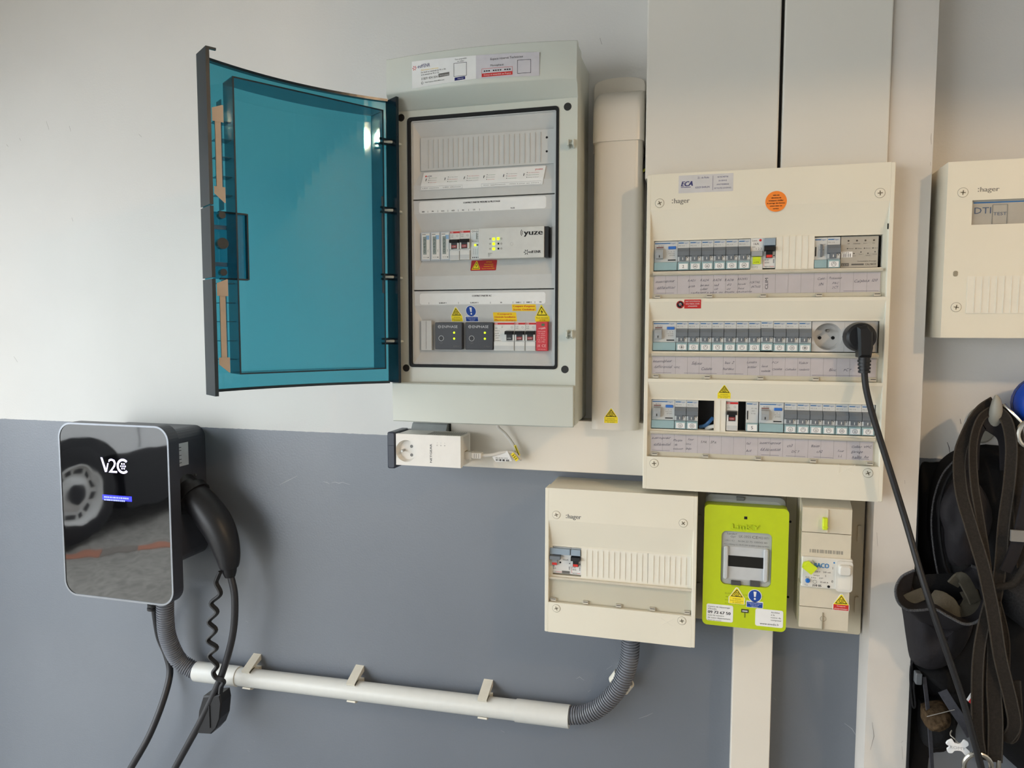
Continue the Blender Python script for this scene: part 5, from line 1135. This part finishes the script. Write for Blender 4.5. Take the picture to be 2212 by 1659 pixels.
MB().torus(281, -694, 4.2, .6, -89.4, mat('ridge_shadow', (150, 140, 118), .5), 20).build('moulded_ring', mbk)
solar_sticker(mbk, 306, -677.4, 22, 25, -90.3, red=REDI, lines=2, tri=.64)
# ------------------------------------------------------------------ communication box at the right
dt = thing('communication_box', 'square cream communication box right of the painted column', 'communication box', (548, 0, -254))
DX0, DX1, DZT, DZB, DY = 423.5, 673.5, -4, -254, -103
MB().rbox(DX0, DX1, DZB, DZT, 0, -60, CREAM, r=2).build('back_box', dt)
wq = (456.2, 640, -93.5, -59)
fc = MB(); hole = wq
fc.ring([(DX0, DZB), (DX1, DZB), (DX1, DZT), (DX0, DZT)], [(wq[0], wq[2]), (wq[1], wq[2]), (wq[1], wq[3]), (wq[0], wq[3])], -60, DY, CREAM); fc.build('front_cover', dt)
for x, z in ((443.6, -47.6), (441.8, -210), (652, -47), (651, -210)): screw(dt, x, z, DY, r=6.4, rot=random.uniform(-.2, .2))
m_ = MB(); hager_mark(m_, 463, -47.5, 6.6, DY, mat('logo_grey', (150, 146, 136), .5), 26); m_.build('maker_mark', dt)
q_ = MB(); q_.box(wq[0], wq[1], -90, -98, wq[2], wq[3], mat('module_grey', (172, 168, 158), .4)); q_.box(wq[0]+3, wq[1], -98, -98.3, wq[3]-4, wq[3]-2.4, BLUEI); bi = mat('module_blue', (64, 86, 116), .5); q_.text('DTI', wq[0]+4.5, wq[3]-18.5, 9, -98.2, bi, w=21); q_.text('TEST', wq[0]+28.5, wq[3]-21.5, 4.4, -98.2, bi, w=16.5)
q_.ring(rrect(wq[0]+27, wq[0]+46, wq[2]+.5, wq[3]-6.5, .5, 2), rrect(wq[0]+27.5, wq[0]+45.5, wq[2]+1, wq[3]-7, .5, 2), -98, -98.6, mat('module_line', (120, 122, 118), .4)); q_.build('test_module', dt)
f_ = MB(); f_.box(454.5, 640, DY+.5, DY-1.2, -219, -166, CREAM2); fo_ = f_.build('blank_filler', dt)
for k in range(1, 19):
    X = 454.5+k*9.2; MB().box(X-.35, X+.35, DY-1, DY-2, -218, -167, CREAM2).build('blank_rib', fo_)
MB().rbox(436, 442, -166, -158, DY+.5, DY-.4, mat('catch_recess', (150, 142, 122), .5), r=2.4).build('catch', dt)
# ------------------------------------------------------------------ plug and its cord
pg_ = thing('power_plug', 'black angled mains plug in the board socket with long black cord', 'power plug', (318, -120, -280))
pk_ = MB(); c0 = at(1861, 728, -118); pk_.tube([(c0[0], -90, c0[2]), (c0[0], -108, c0[2]), (c0[0], -118, c0[2]), (c0[0], -121, c0[2])], [22, 22, 20.5, 17], BLACK, 32); pk_.build('plug_head', pg_)
hd_ = MB(); pts = [at(1868, 715, -122), at(1868, 755, -128), at(1867, 775, -128)]
hd_.prism([(at(a_, b_, -124)[0], at(a_, b_, -124)[2]) for a_, b_ in ((1850, 706), (1872, 702), (1884, 715), (1884, 752), (1880, 772), (1853, 772), (1852, 740))], -106, -134, BLACK, 4); hd_.build('plug_handle', pg_)
bt = MB(); bp_ = [at(1867, 768, -122), at(1867, 806, -123)]
bt.tube([bp_[0], bp_[1]], [8.6, 6.6], BLACK, 16)
for k in range(4):
    a_ = Vector(bp_[0]).lerp(Vector(bp_[1]), .25+.2*k); bt.tube([a_, a_+Vector((0, 0, -3.4))], 9.4-.3*k, BLACK, 16)
bt.build('strain_relief', pg_)
MB().tube(spline([at(1867, 800, -123), at(1871, 840, -124), at(1886, 900, -126), at(1921, 1012, -132), at(1957, 1128, -142), at(1985, 1225, -160), at(2010, 1305, -172), at(2046, 1410, -178), at(2080, 1512, -180), at(2104, 1600, -182), at(2130, 1700, -184), at(2150, 1800, -184), at(2150, 2000, -184)], 8), 4.6, mat('cord_black', (28, 28, 30), .45, .4), 12).build('cord', pg_)
# ------------------------------------------------------------------ hook, backpack, leash and the things hung with them
FAB = mat('black_bag_fabric', (13, 13, 15), .75, .25, var=.12, scale=50, bump=.3, bscale=500)
FAB2 = mat('charcoal_pocket_fabric', (33, 31, 34), .7, .25, var=.10, scale=40, bump=.25, bscale=700)
LIN = mat('grey_olive_lining', (76, 72, 62), .8, .2, var=.15, scale=60, bump=.3, bscale=900)
WEB = mat('brown_black_webbing', (38, 34, 30), .8, .25, var=.25, scale=350, bump=.6, bscale=1600)
WEB2 = mat('grey_webbing', (62, 62, 68), .7, .3, var=.1, scale=200, bump=.5, bscale=1600)
ZIP = mat('zip_grey', (78, 78, 80), .5, .4, var=.2, scale=500)
hk_ = thing('coat_hook', 'pale grey coat hook on the wall carrying the bags', 'coat hook', at(2130, 905, 0))
hm = mat('hook_grey', (150, 148, 138), .4, .4)
q = at(2122, 918, -6); MB().prism([(q[0]+21*math.cos(2*math.pi*k/28), q[2]+29*math.sin(2*math.pi*k/28)) for k in range(28)], 0, -9, hm, 3).build('wall_plate', hk_)
MB().tube(spline([at(2128, 918, -6), at(2136, 922, -30), at(2142, 916, -52), at(2150, 893, -66), at(2153, 868, -70), at(2152, 853, -70)], 6), [7, 7, 7, 7, 7, 8, 8, 8, 9, 9, 10, 10, 10, 10, 10, 10, 10, 10, 9.5, 9, 8.5, 8, 7.5, 7, 6.5, 6, 5, 4, 3, 2.2, 1.2], hm, 16).build('horn', hk_)
bp = thing('backpack', 'black backpack with open front pocket hanging from the hook', 'backpack', at(2130, 1560, 0))
def o2(pts, y): return sp2([(at(a, b, y)[0], at(a, b, y)[2]) for a, b in pts], 5)
MB().pillow(o2([(2150, 968), (2100, 975), (2062, 992), (2030, 1030), (2014, 1090), (2012, 1150), (2022, 1230), (2010, 1300), (1994, 1400), (1990, 1470), (2020, 1520), (2070, 1560), (2140, 1600), (2190, 1660), (2260, 1700), (2310, 1600), (2330, 1350), (2320, 1150), (2280, 1030), (2220, 980)], -40), -14, 70, FAB, 14, noise=9, seed=2, nfreq=.03, back=13).build('main_compartment', bp)
MB().pillow(o2([(2060, 1000), (2020, 1002), (1994, 1010), (1990, 1100), (1986, 1250), (1980, 1400), (1974, 1550), (1970, 1700), (2000, 1710), (2012, 1640), (2050, 1628), (2070, 1580), (2120, 1400), (2120, 1100)], -16), -6, 12, FAB, 8, noise=4, seed=12, nfreq=.03, back=5).build('added_black_cloth', bp)  # flat black cloth added to blacken the strip between column and backpack
MB().tube(spline([at(a, b, -58) for a, b in ((2066, 990), (2036, 1025), (2018, 1075), (2012, 1130), (2017, 1190), (2026, 1240))], 40), [1.7 if i % 2 else 1.0 for i in range(201)], ZIP, 6).build('zip', bp)
MB().tube(spline([at(a, b, -66) for a, b in ((2070, 1000), (2044, 1040), (2030, 1090), (2030, 1150), (2040, 1215), (2050, 1240))], 10), 2.4, FAB, 8).build('seam_piping', bp)
MB().pillow(o2([(2100, 1020), (2060, 1050), (2036, 1085), (2034, 1120), (2044, 1150), (2046, 1185), (2060, 1225), (2100, 1240), (2140, 1200), (2150, 1100)], -78), -64, 24, FAB2, 10, noise=7, seed=5, nfreq=.05, back=10).build('padded_panel', bp)
MB().pillow(o2([(1958, 1310), (1966, 1350), (1973, 1400), (1984, 1452), (2012, 1468), (2050, 1462), (2082, 1440), (2110, 1395), (2122, 1350), (2126, 1320), (2090, 1336), (2050, 1330), (2010, 1312)], -110), -70, 46, FAB2, 12, noise=14, seed=9, nfreq=.035, back=30).build('front_pocket', bp)
MB().pillow(o2([(1990, 1458), (2052, 1455), (2080, 1480), (2072, 1525), (2040, 1505), (2010, 1480)], -100), -66, 24, FAB, 8, noise=5, seed=4, back=30).build('pocket_base', bp)
rim = [(1975, 1232, -104), (1948, 1246, -112), (1935, 1272, -122), (1940, 1300, -134), (1960, 1317, -142), (1990, 1318, -146), (2020, 1316, -148), (2050, 1332, -148), (2085, 1348, -144), (2115, 1340, -136), (2136, 1310, -126), (2139, 1275, -118), (2128, 1246, -112), (2112, 1228, -106), (2098, 1222, -104)]
rp = spline([at(*p) for p in rim], 8)
zp = spline([at(*p) for p in rim], 24); MB().tube(zp, [2.3 if i % 2 else 1.5 for i in range(len(zp))], ZIP, 8).build('pocket_zip', bp)
lp = MB(); L = len(rp); cA = Vector(at(2035, 1275, -74)); vs = []; fs = []
for i, p in enumerate(rp):
    p = Vector(p); q1 = p.lerp(cA, .22)+Vector((0, 6, 0)); q2 = p.lerp(cA, .55)+Vector((0, 16, 2)); vs += [p, q1, q2]
for i in range(L-1):
    for j in range(2): fs.append((i*3+j, i*3+3+j, i*3+4+j, i*3+1+j))
lp.add(vs, fs, FAB2, True)
vs = [Vector(at(a, b, -92)) for a, b in ((1962, 1262), (1975, 1244), (2010, 1240), (2060, 1238), (2100, 1246), (2118, 1290), (2095, 1325), (2050, 1315), (2000, 1300), (1966, 1290))]
lp.add(vs, [tuple(range(len(vs)))], FAB, True)
# outer wall of the pocket mouth down to the pocket body
vs = []; fs = []
for i, p in enumerate(rp):
    p = Vector(p); f = i/(L-1); d = Vector(at(1958+175*f, 1322+46*math.sin(f*math.pi), -96)); vs += [p, p.lerp(d, .5)+Vector((0, -2, 0)), d]
for i in range(L-1):
    for j in range(2): fs.append((i*3+j, i*3+3+j, i*3+4+j, i*3+1+j))
lp.add(vs, fs, FAB2, True); lp.build('pocket_mouth', bp)
fo = MB()
fo.ribbon(spline([at(1950, 1302, -120), at(1975, 1290, -114), at(2000, 1281, -110)], 6), 18, 3, LIN, face=(0, -.9, .4))
fo.ribbon(spline([at(2012, 1284, -118), at(2036, 1300, -126), at(2060, 1322, -128), at(2082, 1328, -122), at(2100, 1300, -112), at(2092, 1276, -104)], 8), [16, 18, 20, 22, 24, 26, 27, 28, 28, 29, 30, 30, 30, 29, 28, 27, 26, 25, 24, 24, 24, 24, 24, 24, 24, 24, 24, 24, 24, 24, 24, 24, 24, 24, 24, 24, 24, 24, 24, 24, 24], 4, LIN, face=(0, -.9, .4))
fo.ribbon(spline([at(2058, 1262, -112), at(2076, 1248, -116), at(2092, 1270, -118), at(2106, 1300, -116)], 8), 18, 4, LIN, face=(.3, -.9, .1)); fo.build('lining_fold', bp)
sg_ = MB(); sg_.ribbon(spline([at(2036, 1492, -92), at(2060, 1530, -100), at(2084, 1565, -104), at(2098, 1590, -104)], 6), 14, 2.4, WEB2); sg_.build('compression_strap', bp)
sg_ = MB(); sg_.ribbon(spline([at(1996, 1462, -84), at(2004, 1530, -88), at(2010, 1600, -90), at(2014, 1680, -90)], 6), 6, 2, WEB2, face=(.3, -1, 0)); sg_.build('dangling_strap', bp)
sg_ = MB(); sg_.tube(spline([at(1978, 1420, -74), at(1968, 1440, -74), at(1967, 1480, -74), at(1972, 1525, -76), at(1977, 1522, -76), at(1974, 1480, -76), at(1982, 1466, -80)], 6), 1.6, FAB, 6); sg_.build('cord_loop', bp)
bk_ = MB(); q = at(1983, 1465, -86); bk_.rbox(q[0]-4, q[0]+5, q[2]-9, q[2]+9, -78, -90, mat('buckle_grey', (92, 96, 100), .4), r=2, bev=1); bk_.build('buckle', bp)
gh = MB(); gh.ribbon(spline([at(2098, 1015, -60), at(2102, 950, -62), at(2122, 915, -64), at(2150, 925, -62), at(2172, 950, -58), at(2176, 1015, -54)], 6), 20, 4, FAB2, face=(0, -1, 0)); gh.build('grab_handle', bp)
# mesh pad at the right edge
pad = thing('mesh_harness', 'black mesh dog harness hanging behind the leash at the right', 'harness', at(2190, 1300, -100))
MESH = mat('black_mesh', (34, 35, 38), .7, .3, var=.5, scale=420, bump=1.0, bscale=900)
MB().pillow(o2([(2160, 1262), (2200, 1250), (2260, 1230), (2290, 1330), (2250, 1380), (2212, 1362), (2180, 1330)], -130), -96, 34, MESH, 9, noise=4, seed=3, back=40).build('mesh_panel', pad)
MB().tube(spline([at(2150, 1268, -132), at(2185, 1262, -134), at(2205, 1240, -134), at(2220, 1215, -132), at(2240, 1190, -128)], 8), 5, WEB, 10).build('bound_edge', pad)
MB().ribbon(spline([at(2225, 1050, -112), at(2210, 1120, -116), at(2195, 1180, -118), at(2172, 1235, -122)], 8), 16, 4, FAB2).build('shoulder_band', pad)
q = at(2201, 1158, -124); MB().box(q[0]-10, q[0]+12, -121, -125, q[2]-8, q[2]+8, mat('pale_grey_tab', (128, 126, 122), .6)).build('reflective_tab', pad)
le = thing('dog_leash', 'wide brown-black webbing dog leash looped over the hook', 'leash', at(2150, 1600, -150))
WEBE = mat('webbing_edge', (58, 53, 47), .8, .25, var=.2, scale=400)
def strap(name, pts, w, face=(0, -1, 0), t=2.6, parent=le, m=WEB):
    P = [Vector(p) for p in spline([at(*p) for p in pts], 8)]; mb = MB().ribbon(P, w, t, m, face); fv = Vector(face)
    for sg in (-1, 1):
        q = []
        for i in range(len(P)):
            d = (P[min(i+1, len(P)-1)]-P[max(i-1, 0)]).normalized().cross(fv); d = d.normalized() if d.length > 1e-6 else Vector((1, 0, 0)); q.append(P[i]+d*sg*(w/2-.8)+Vector((0, -.9, 0)))
        mb.tube(q, 1.2, WEBE, 6)
    return mb.build(name, parent)
strap('webbing', [(2146, 868, -54), (2118, 888, -64), (2092, 930, -72), (2073, 985, -84), (2076, 1060, -104), (2098, 1140, -122), (2125, 1230, -142), (2146, 1330, -156), (2160, 1420, -160), (2184, 1520, -160), (2190, 1570, -158), (2170, 1600, -150)], 17)
strap('webbing', [(2146, 884, -62), (2118, 905, -74), (2102, 960, -84), (2104, 1040, -100), (2118, 1130, -116), (2132, 1230, -130), (2140, 1330, -138), (2132, 1420, -150), (2128, 1500, -154), (2130, 1560, -156), (2136, 1640, -156)], 13, (.35, -1, 0))
strap('webbing', [(2148, 884, -66), (2172, 905, -74), (2184, 960, -82), (2180, 1040, -92), (2168, 1130, -104), (2160, 1230, -116), (2150, 1290, -128), (2142, 1320, -134)], 15, (-.3, -1, 0))
strap('webbing', [(2152, 878, -62), (2186, 908, -70), (2202, 970, -78), (2200, 1060, -88), (2204, 1160, -96), (2212, 1260, -100)], 15, (-.25, -1, 0))
strap('webbing', [(2140, 1290, -136), (2122, 1360, -150), (2112, 1430, -158), (2110, 1520, -162), (2112, 1590, -162), (2120, 1630, -160), (2128, 1600, -156), (2126, 1520, -152)], 15)
strap('webbing', [(2144, 1310, -140), (2148, 1400, -150), (2146, 1480, -156), (2150, 1560, -160), (2148, 1645, -160)], 19)
strap('webbing', [(2150, 1300, -138), (2168, 1380, -141), (2168, 1470, -142), (2168, 1560, -144), (2182, 1596, -148), (2196, 1560, -152), (2192, 1470, -154)], 14)
rg = MB(); q = Vector(at(2112, 1655, -160)); rg.tube([q+Vector((17*math.cos(t*math.pi/12), -3*math.sin(t*math.pi/12), 20*math.sin(t*math.pi/12))) for t in range(24)], 3.4, CHROM, 10, closed=True); rg.build('metal_ring', le)
MB().tube([at(2158, 1640, -160), at(2156, 1680, -158)], 3.4, CHROM, 10).build('snap_hook', le)
tg_ = thing('bone_tag', 'shiny white bone-shaped name tag hanging beside the leash', 'dog tag', at(2068, 1615, -150))
ol = [(2046, 1600), (2056, 1596), (2062, 1604), (2075, 1605), (2082, 1598), (2090, 1601), (2092, 1609), (2086, 1614), (2094, 1622), (2093, 1629), (2085, 1631), (2076, 1622), (2062, 1621), (2056, 1626), (2048, 1625), (2045, 1617), (2050, 1612), (2043, 1606)]
tm = mat('polished_white_tag', (244, 244, 244), .25, .6, var=0)
tb_ = MB(); tb_.prism(o2(ol, -150), -149, -151.4, tm, .4); tb_.build('tag_plate', tg_)
tb_ = MB(); q = at(2052, 1617, -152); tb_.text('ROMY', q[0], q[2], 4.4, -151.7, mat('engraved_grey', (186, 186, 186), .5), w=20); tb_.build('engraved_name', tg_)
MB().tube(spline([at(2070, 1606, -151), at(2062, 1596, -150), at(2053, 1587, -146), at(2056, 1578, -142)], 6), 1.0, CHROM, 8).build('wire_loop', tg_)
fz = thing('fur_pouch', 'small brown fuzzy pouch below the backpack pocket', 'pouch', at(2035, 1600, -100))
MB().pillow(o2([(2006, 1550), (2022, 1545), (2050, 1543), (2062, 1555), (2060, 1575), (2040, 1588), (2018, 1590), (2006, 1580)], -110), -88, 26, mat('brown_fur', (72, 58, 42), .9, .1, var=.5, scale=160, bump=1, bscale=700), 9, noise=3, nfreq=.2, back=20).build('fuzzy_front', fz)
MB().pillow(o2([(2002, 1540), (2066, 1540), (2074, 1600), (2064, 1622), (2012, 1632), (2000, 1600)], -86), -60, 30, FAB, 8, noise=3, back=20).build('pouch_back', fz)
MB().tube(spline([at(2002, 1548, -104), at(2030, 1541, -106), at(2062, 1533, -104)], 5), .6, mat('pale_piping', (150, 146, 140), .6), 6).build('piping', fz)
lb = thing('care_label', 'small red and white fabric label tucked beside the leash', 'fabric label', at(2095, 1505, -130))
v4 = [at(a, b, -140) for a, b in ((2088, 1512), (2103, 1488), (2110, 1496), (2100, 1522))]
v5 = [at(a, b, -140.3) for a, b in ((2092, 1516), (2106, 1494), (2112, 1500), (2101, 1524))]
MB().add(v4+[(a, b+1, c) for a, b, c in v4], [(0, 1, 2, 3), (4, 7, 6, 5), (0, 4, 5, 1), (1, 5, 6, 2), (2, 6, 7, 3), (3, 7, 4, 0)], PAPER).build('white_field', lb)
MB().add(v5+[(a, b+.2, c) for a, b, c in v5], [(0, 1, 2, 3), (4, 7, 6, 5), (0, 4, 5, 1), (1, 5, 6, 2), (2, 6, 7, 3), (3, 7, 4, 0)], REDI).build('red_field', lb)
hc = thing('blue_ball_cap', 'bright blue round cap hanging at the edge beside the hook', 'cap', at(2260, 900, 0))
bl = mat('royal_blue_shell', (22, 68, 170), .35, .45, var=.05)
c0 = Vector(at(2262, 872, -50)); mb = MB(); vs = []; fs = []; na, nb = 24, 14
for i in range(nb+1):
    th = math.pi*i/nb
    for j in range(na):
        ph = 2*math.pi*j/na; vs.append(c0+Vector((46*math.sin(th)*math.cos(ph), 40*math.sin(th)*math.sin(ph), 44*math.cos(th))))
for i in range(nb):
    for j in range(na): fs.append((i*na+j, i*na+(j+1) % na, (i+1)*na+(j+1) % na, (i+1)*na+j))
mb.add(vs, fs, bl, True); mb.build('shell', hc)
MB().ring([(c0.x+46*math.cos(2*math.pi*k/32), c0.z+44*math.sin(2*math.pi*k/32)) for k in range(32)], [(c0.x+40*math.cos(2*math.pi*k/32), c0.z+38*math.sin(2*math.pi*k/32)) for k in range(32)], -46, -54, mat('dark_blue_rim', (16, 40, 110), .4)).build('rim', hc)
cr = thing('carabiner', 'steel snap carabiner hanging at the wall edge beside the hook', 'carabiner', at(2205, 920, -70))
MB().tube(spline([at(2168, 874, -66), at(2182, 888, -72), at(2200, 906, -76), at(2214, 922, -78)], 6), 2.6, CHROM, 10).build('gate', cr)
q = Vector(at(2222, 938, -78)); MB().tube([q+Vector((14*math.cos(t*math.pi/12), 0, 18*math.sin(t*math.pi/12))) for t in range(24)], 4, CHROM, 10, closed=True).build('ring', cr)
# ------------------------------------------------------------------ car outside the garage door, mirrored in the charger glass
car = thing('car', 'white car with steel wheels parked outside, mirrored in the charger', 'car', (-4500, -2900, -ZO))
CARX = -4050; wy, wz_ = -2930, -1378
body = mat('white_car_paint', (238, 239, 240), .25, .5, coat=.6); clad = mat('car_black_cladding', (22, 23, 28), .5)
def yz_prism(mb, pts, x0, x1, m):
    n_ = len(pts); mb.add([(x0, y, z) for y, z in pts]+[(x1, y, z) for y, z in pts], [(i, (i+1) % n_, n_+(i+1) % n_, n_+i) for i in range(n_)]+[tuple(reversed(range(n_))), tuple(range(n_, 2*n_))], m)
arch = [(wy+430*math.cos(math.radians(a)), wz_+400*math.sin(math.radians(a))) for a in range(148, 31, -9)]
mb = MB(); yz_prism(mb, [(-5200, -1150)]+arch+[(-2500, -1170), (-2150, -1180), (-2100, -900), (-2400, -760), (-2700, -700), (-3000, -660), (-3300, -300), (-3600, -230), (-5000, -230), (-5500, -600), (-5600, -1150)], CARX-1600, CARX, body); mb.build('body', car)
mb = MB(); yz_prism(mb, [(-5580, -1150), (-2140, -1180), (-2160, -1560), (-2420, -1580)]+[(wy+420*math.cos(math.radians(a)), max(-1580, wz_+390*math.sin(math.radians(a)))) for a in range(0, 181, 15)]+[(-3380, -1580), (-5580, -1580)], CARX-1590, CARX-10, clad); mb.build('cladding', car)
MB().box(CARX-1500, CARX-260, -3500, -2400, -1560, -960, mat('wheel_house', (12, 12, 13), .8)).build('wheel_house', car)
MB().box(CARX-3, CARX+1.5, -3512, -3505, -1150, -300, clad).build('door_gap', car)
rub = mat('tyre_rubber', (30, 30, 32), .7)
ty = MB(); nt_ = 40; prof = [(-200, 210), (-205, 300), (-185, 345), (-100, 352), (-15, 345), (5, 300), (0, 210)]; vs = []; fs = []; k_ = len(prof)
for i in range(nt_):
    a = 2*math.pi*i/nt_
    for x_, r0 in prof: vs.append((CARX+x_, wy+r0*math.cos(a), wz_+r0*math.sin(a)))
for i in range(nt_):
    for j in range(k_): fs.append((i*k_+j, ((i+1) % nt_)*k_+j, ((i+1) % nt_)*k_+(j+1) % k_, i*k_+(j+1) % k_))
ty.add(vs, fs, rub, True); wheel = ty.build('tyre', car)
ri = MB(); prof = [(-20, 214), (8, 212), (4, 196), (-30, 186), (-34, 120), (-18, 100), (-10, 62), (-10, 0)]; k_ = len(prof); vs = []; fs = []
for i in range(nt_):
    a = 2*math.pi*i/nt_
    for x_, r0 in prof: vs.append((CARX+x_, wy+r0*math.cos(a), wz_+r0*math.sin(a)))
for i in range(nt_):
    for j in range(k_-1): fs.append((i*k_+j, ((i+1) % nt_)*k_+j, ((i+1) % nt_)*k_+j+1, i*k_+j+1))
ri.add(vs, fs, mat('steel_wheel_paint', (226, 226, 224), .35, .5), True)
ri.build('wheel_rim', wheel)
hl = MB()
for i in range(12):
    a = 2*math.pi*(i+.5)/12; c_ = (CARX-29, wy+154*math.cos(a), wz_+154*math.sin(a)); hl.obox(c_, (2, 0, 0), (0, 16*math.cos(a), 16*math.sin(a)), (0, -24*math.sin(a), 24*math.cos(a)), BLACK)
hl.tube([(CARX-12, wy, wz_), (CARX+2, wy, wz_)], 66, clad, 20); hl.build('hub_and_holes', wheel)
# brick edging on the drive
ed = thing('brick_edging', 'row of red and grey edging bricks set in the drive outside', 'brick edging', (-3900, -2950, -ZO))
A = Vector((-4500, -2350, 0)); B = Vector((-3000, -3560, 0)); dv = (B-A).normalized(); nv = Vector((-dv.y, dv.x, 0)); nbk = 9
for i in range(nbk):
    c_ = A+(B-A)*((i+.5)/nbk); m_ = mat('brick_salmon', (188, 128, 104), .8, var=.1) if i % 2 else mat('brick_grey', (140, 132, 124), .8, var=.1)
    b_ = MB(); b_.obox((c_.x, c_.y, -ZO+2), dv*((B-A).length/nbk/2-4), nv*70, (0, 0, 4), m_); b_.build('brick', ed)
# ------------------------------------------------------------------ warm garage lamp and an unseen beam added to shade the top of the wall
struct(MB().box(450, 2200, -740, -700, 378, 750, ROOMM).build('lamp_blocker'))
LX, LY, LZ = 1400, -1400, 640
lmp = thing('ceiling_lamp', 'warm globe lamp hanging from the ceiling to the right of the boards', 'lamp', (LX, LY, 750))
MB().tube([(LX, LY, 750), (LX, LY, 715)], 60, WHITE, 24).build('lamp_base', lmp)
MB().tube([(LX, LY, 716), (LX, LY, LZ+40)], 6, WHITE, 10).build('lamp_stem', lmp)
MB().tube([(LX, LY, LZ+46*math.cos(math.pi*k/12)) for k in range(13)], [max(1.0, 46*math.sin(math.pi*k/12)) for k in range(13)], mat('warm_globe', (255, 226, 180), .5, emit=(255, 217, 170), estr=270), 24).build('lamp_globe', lmp)
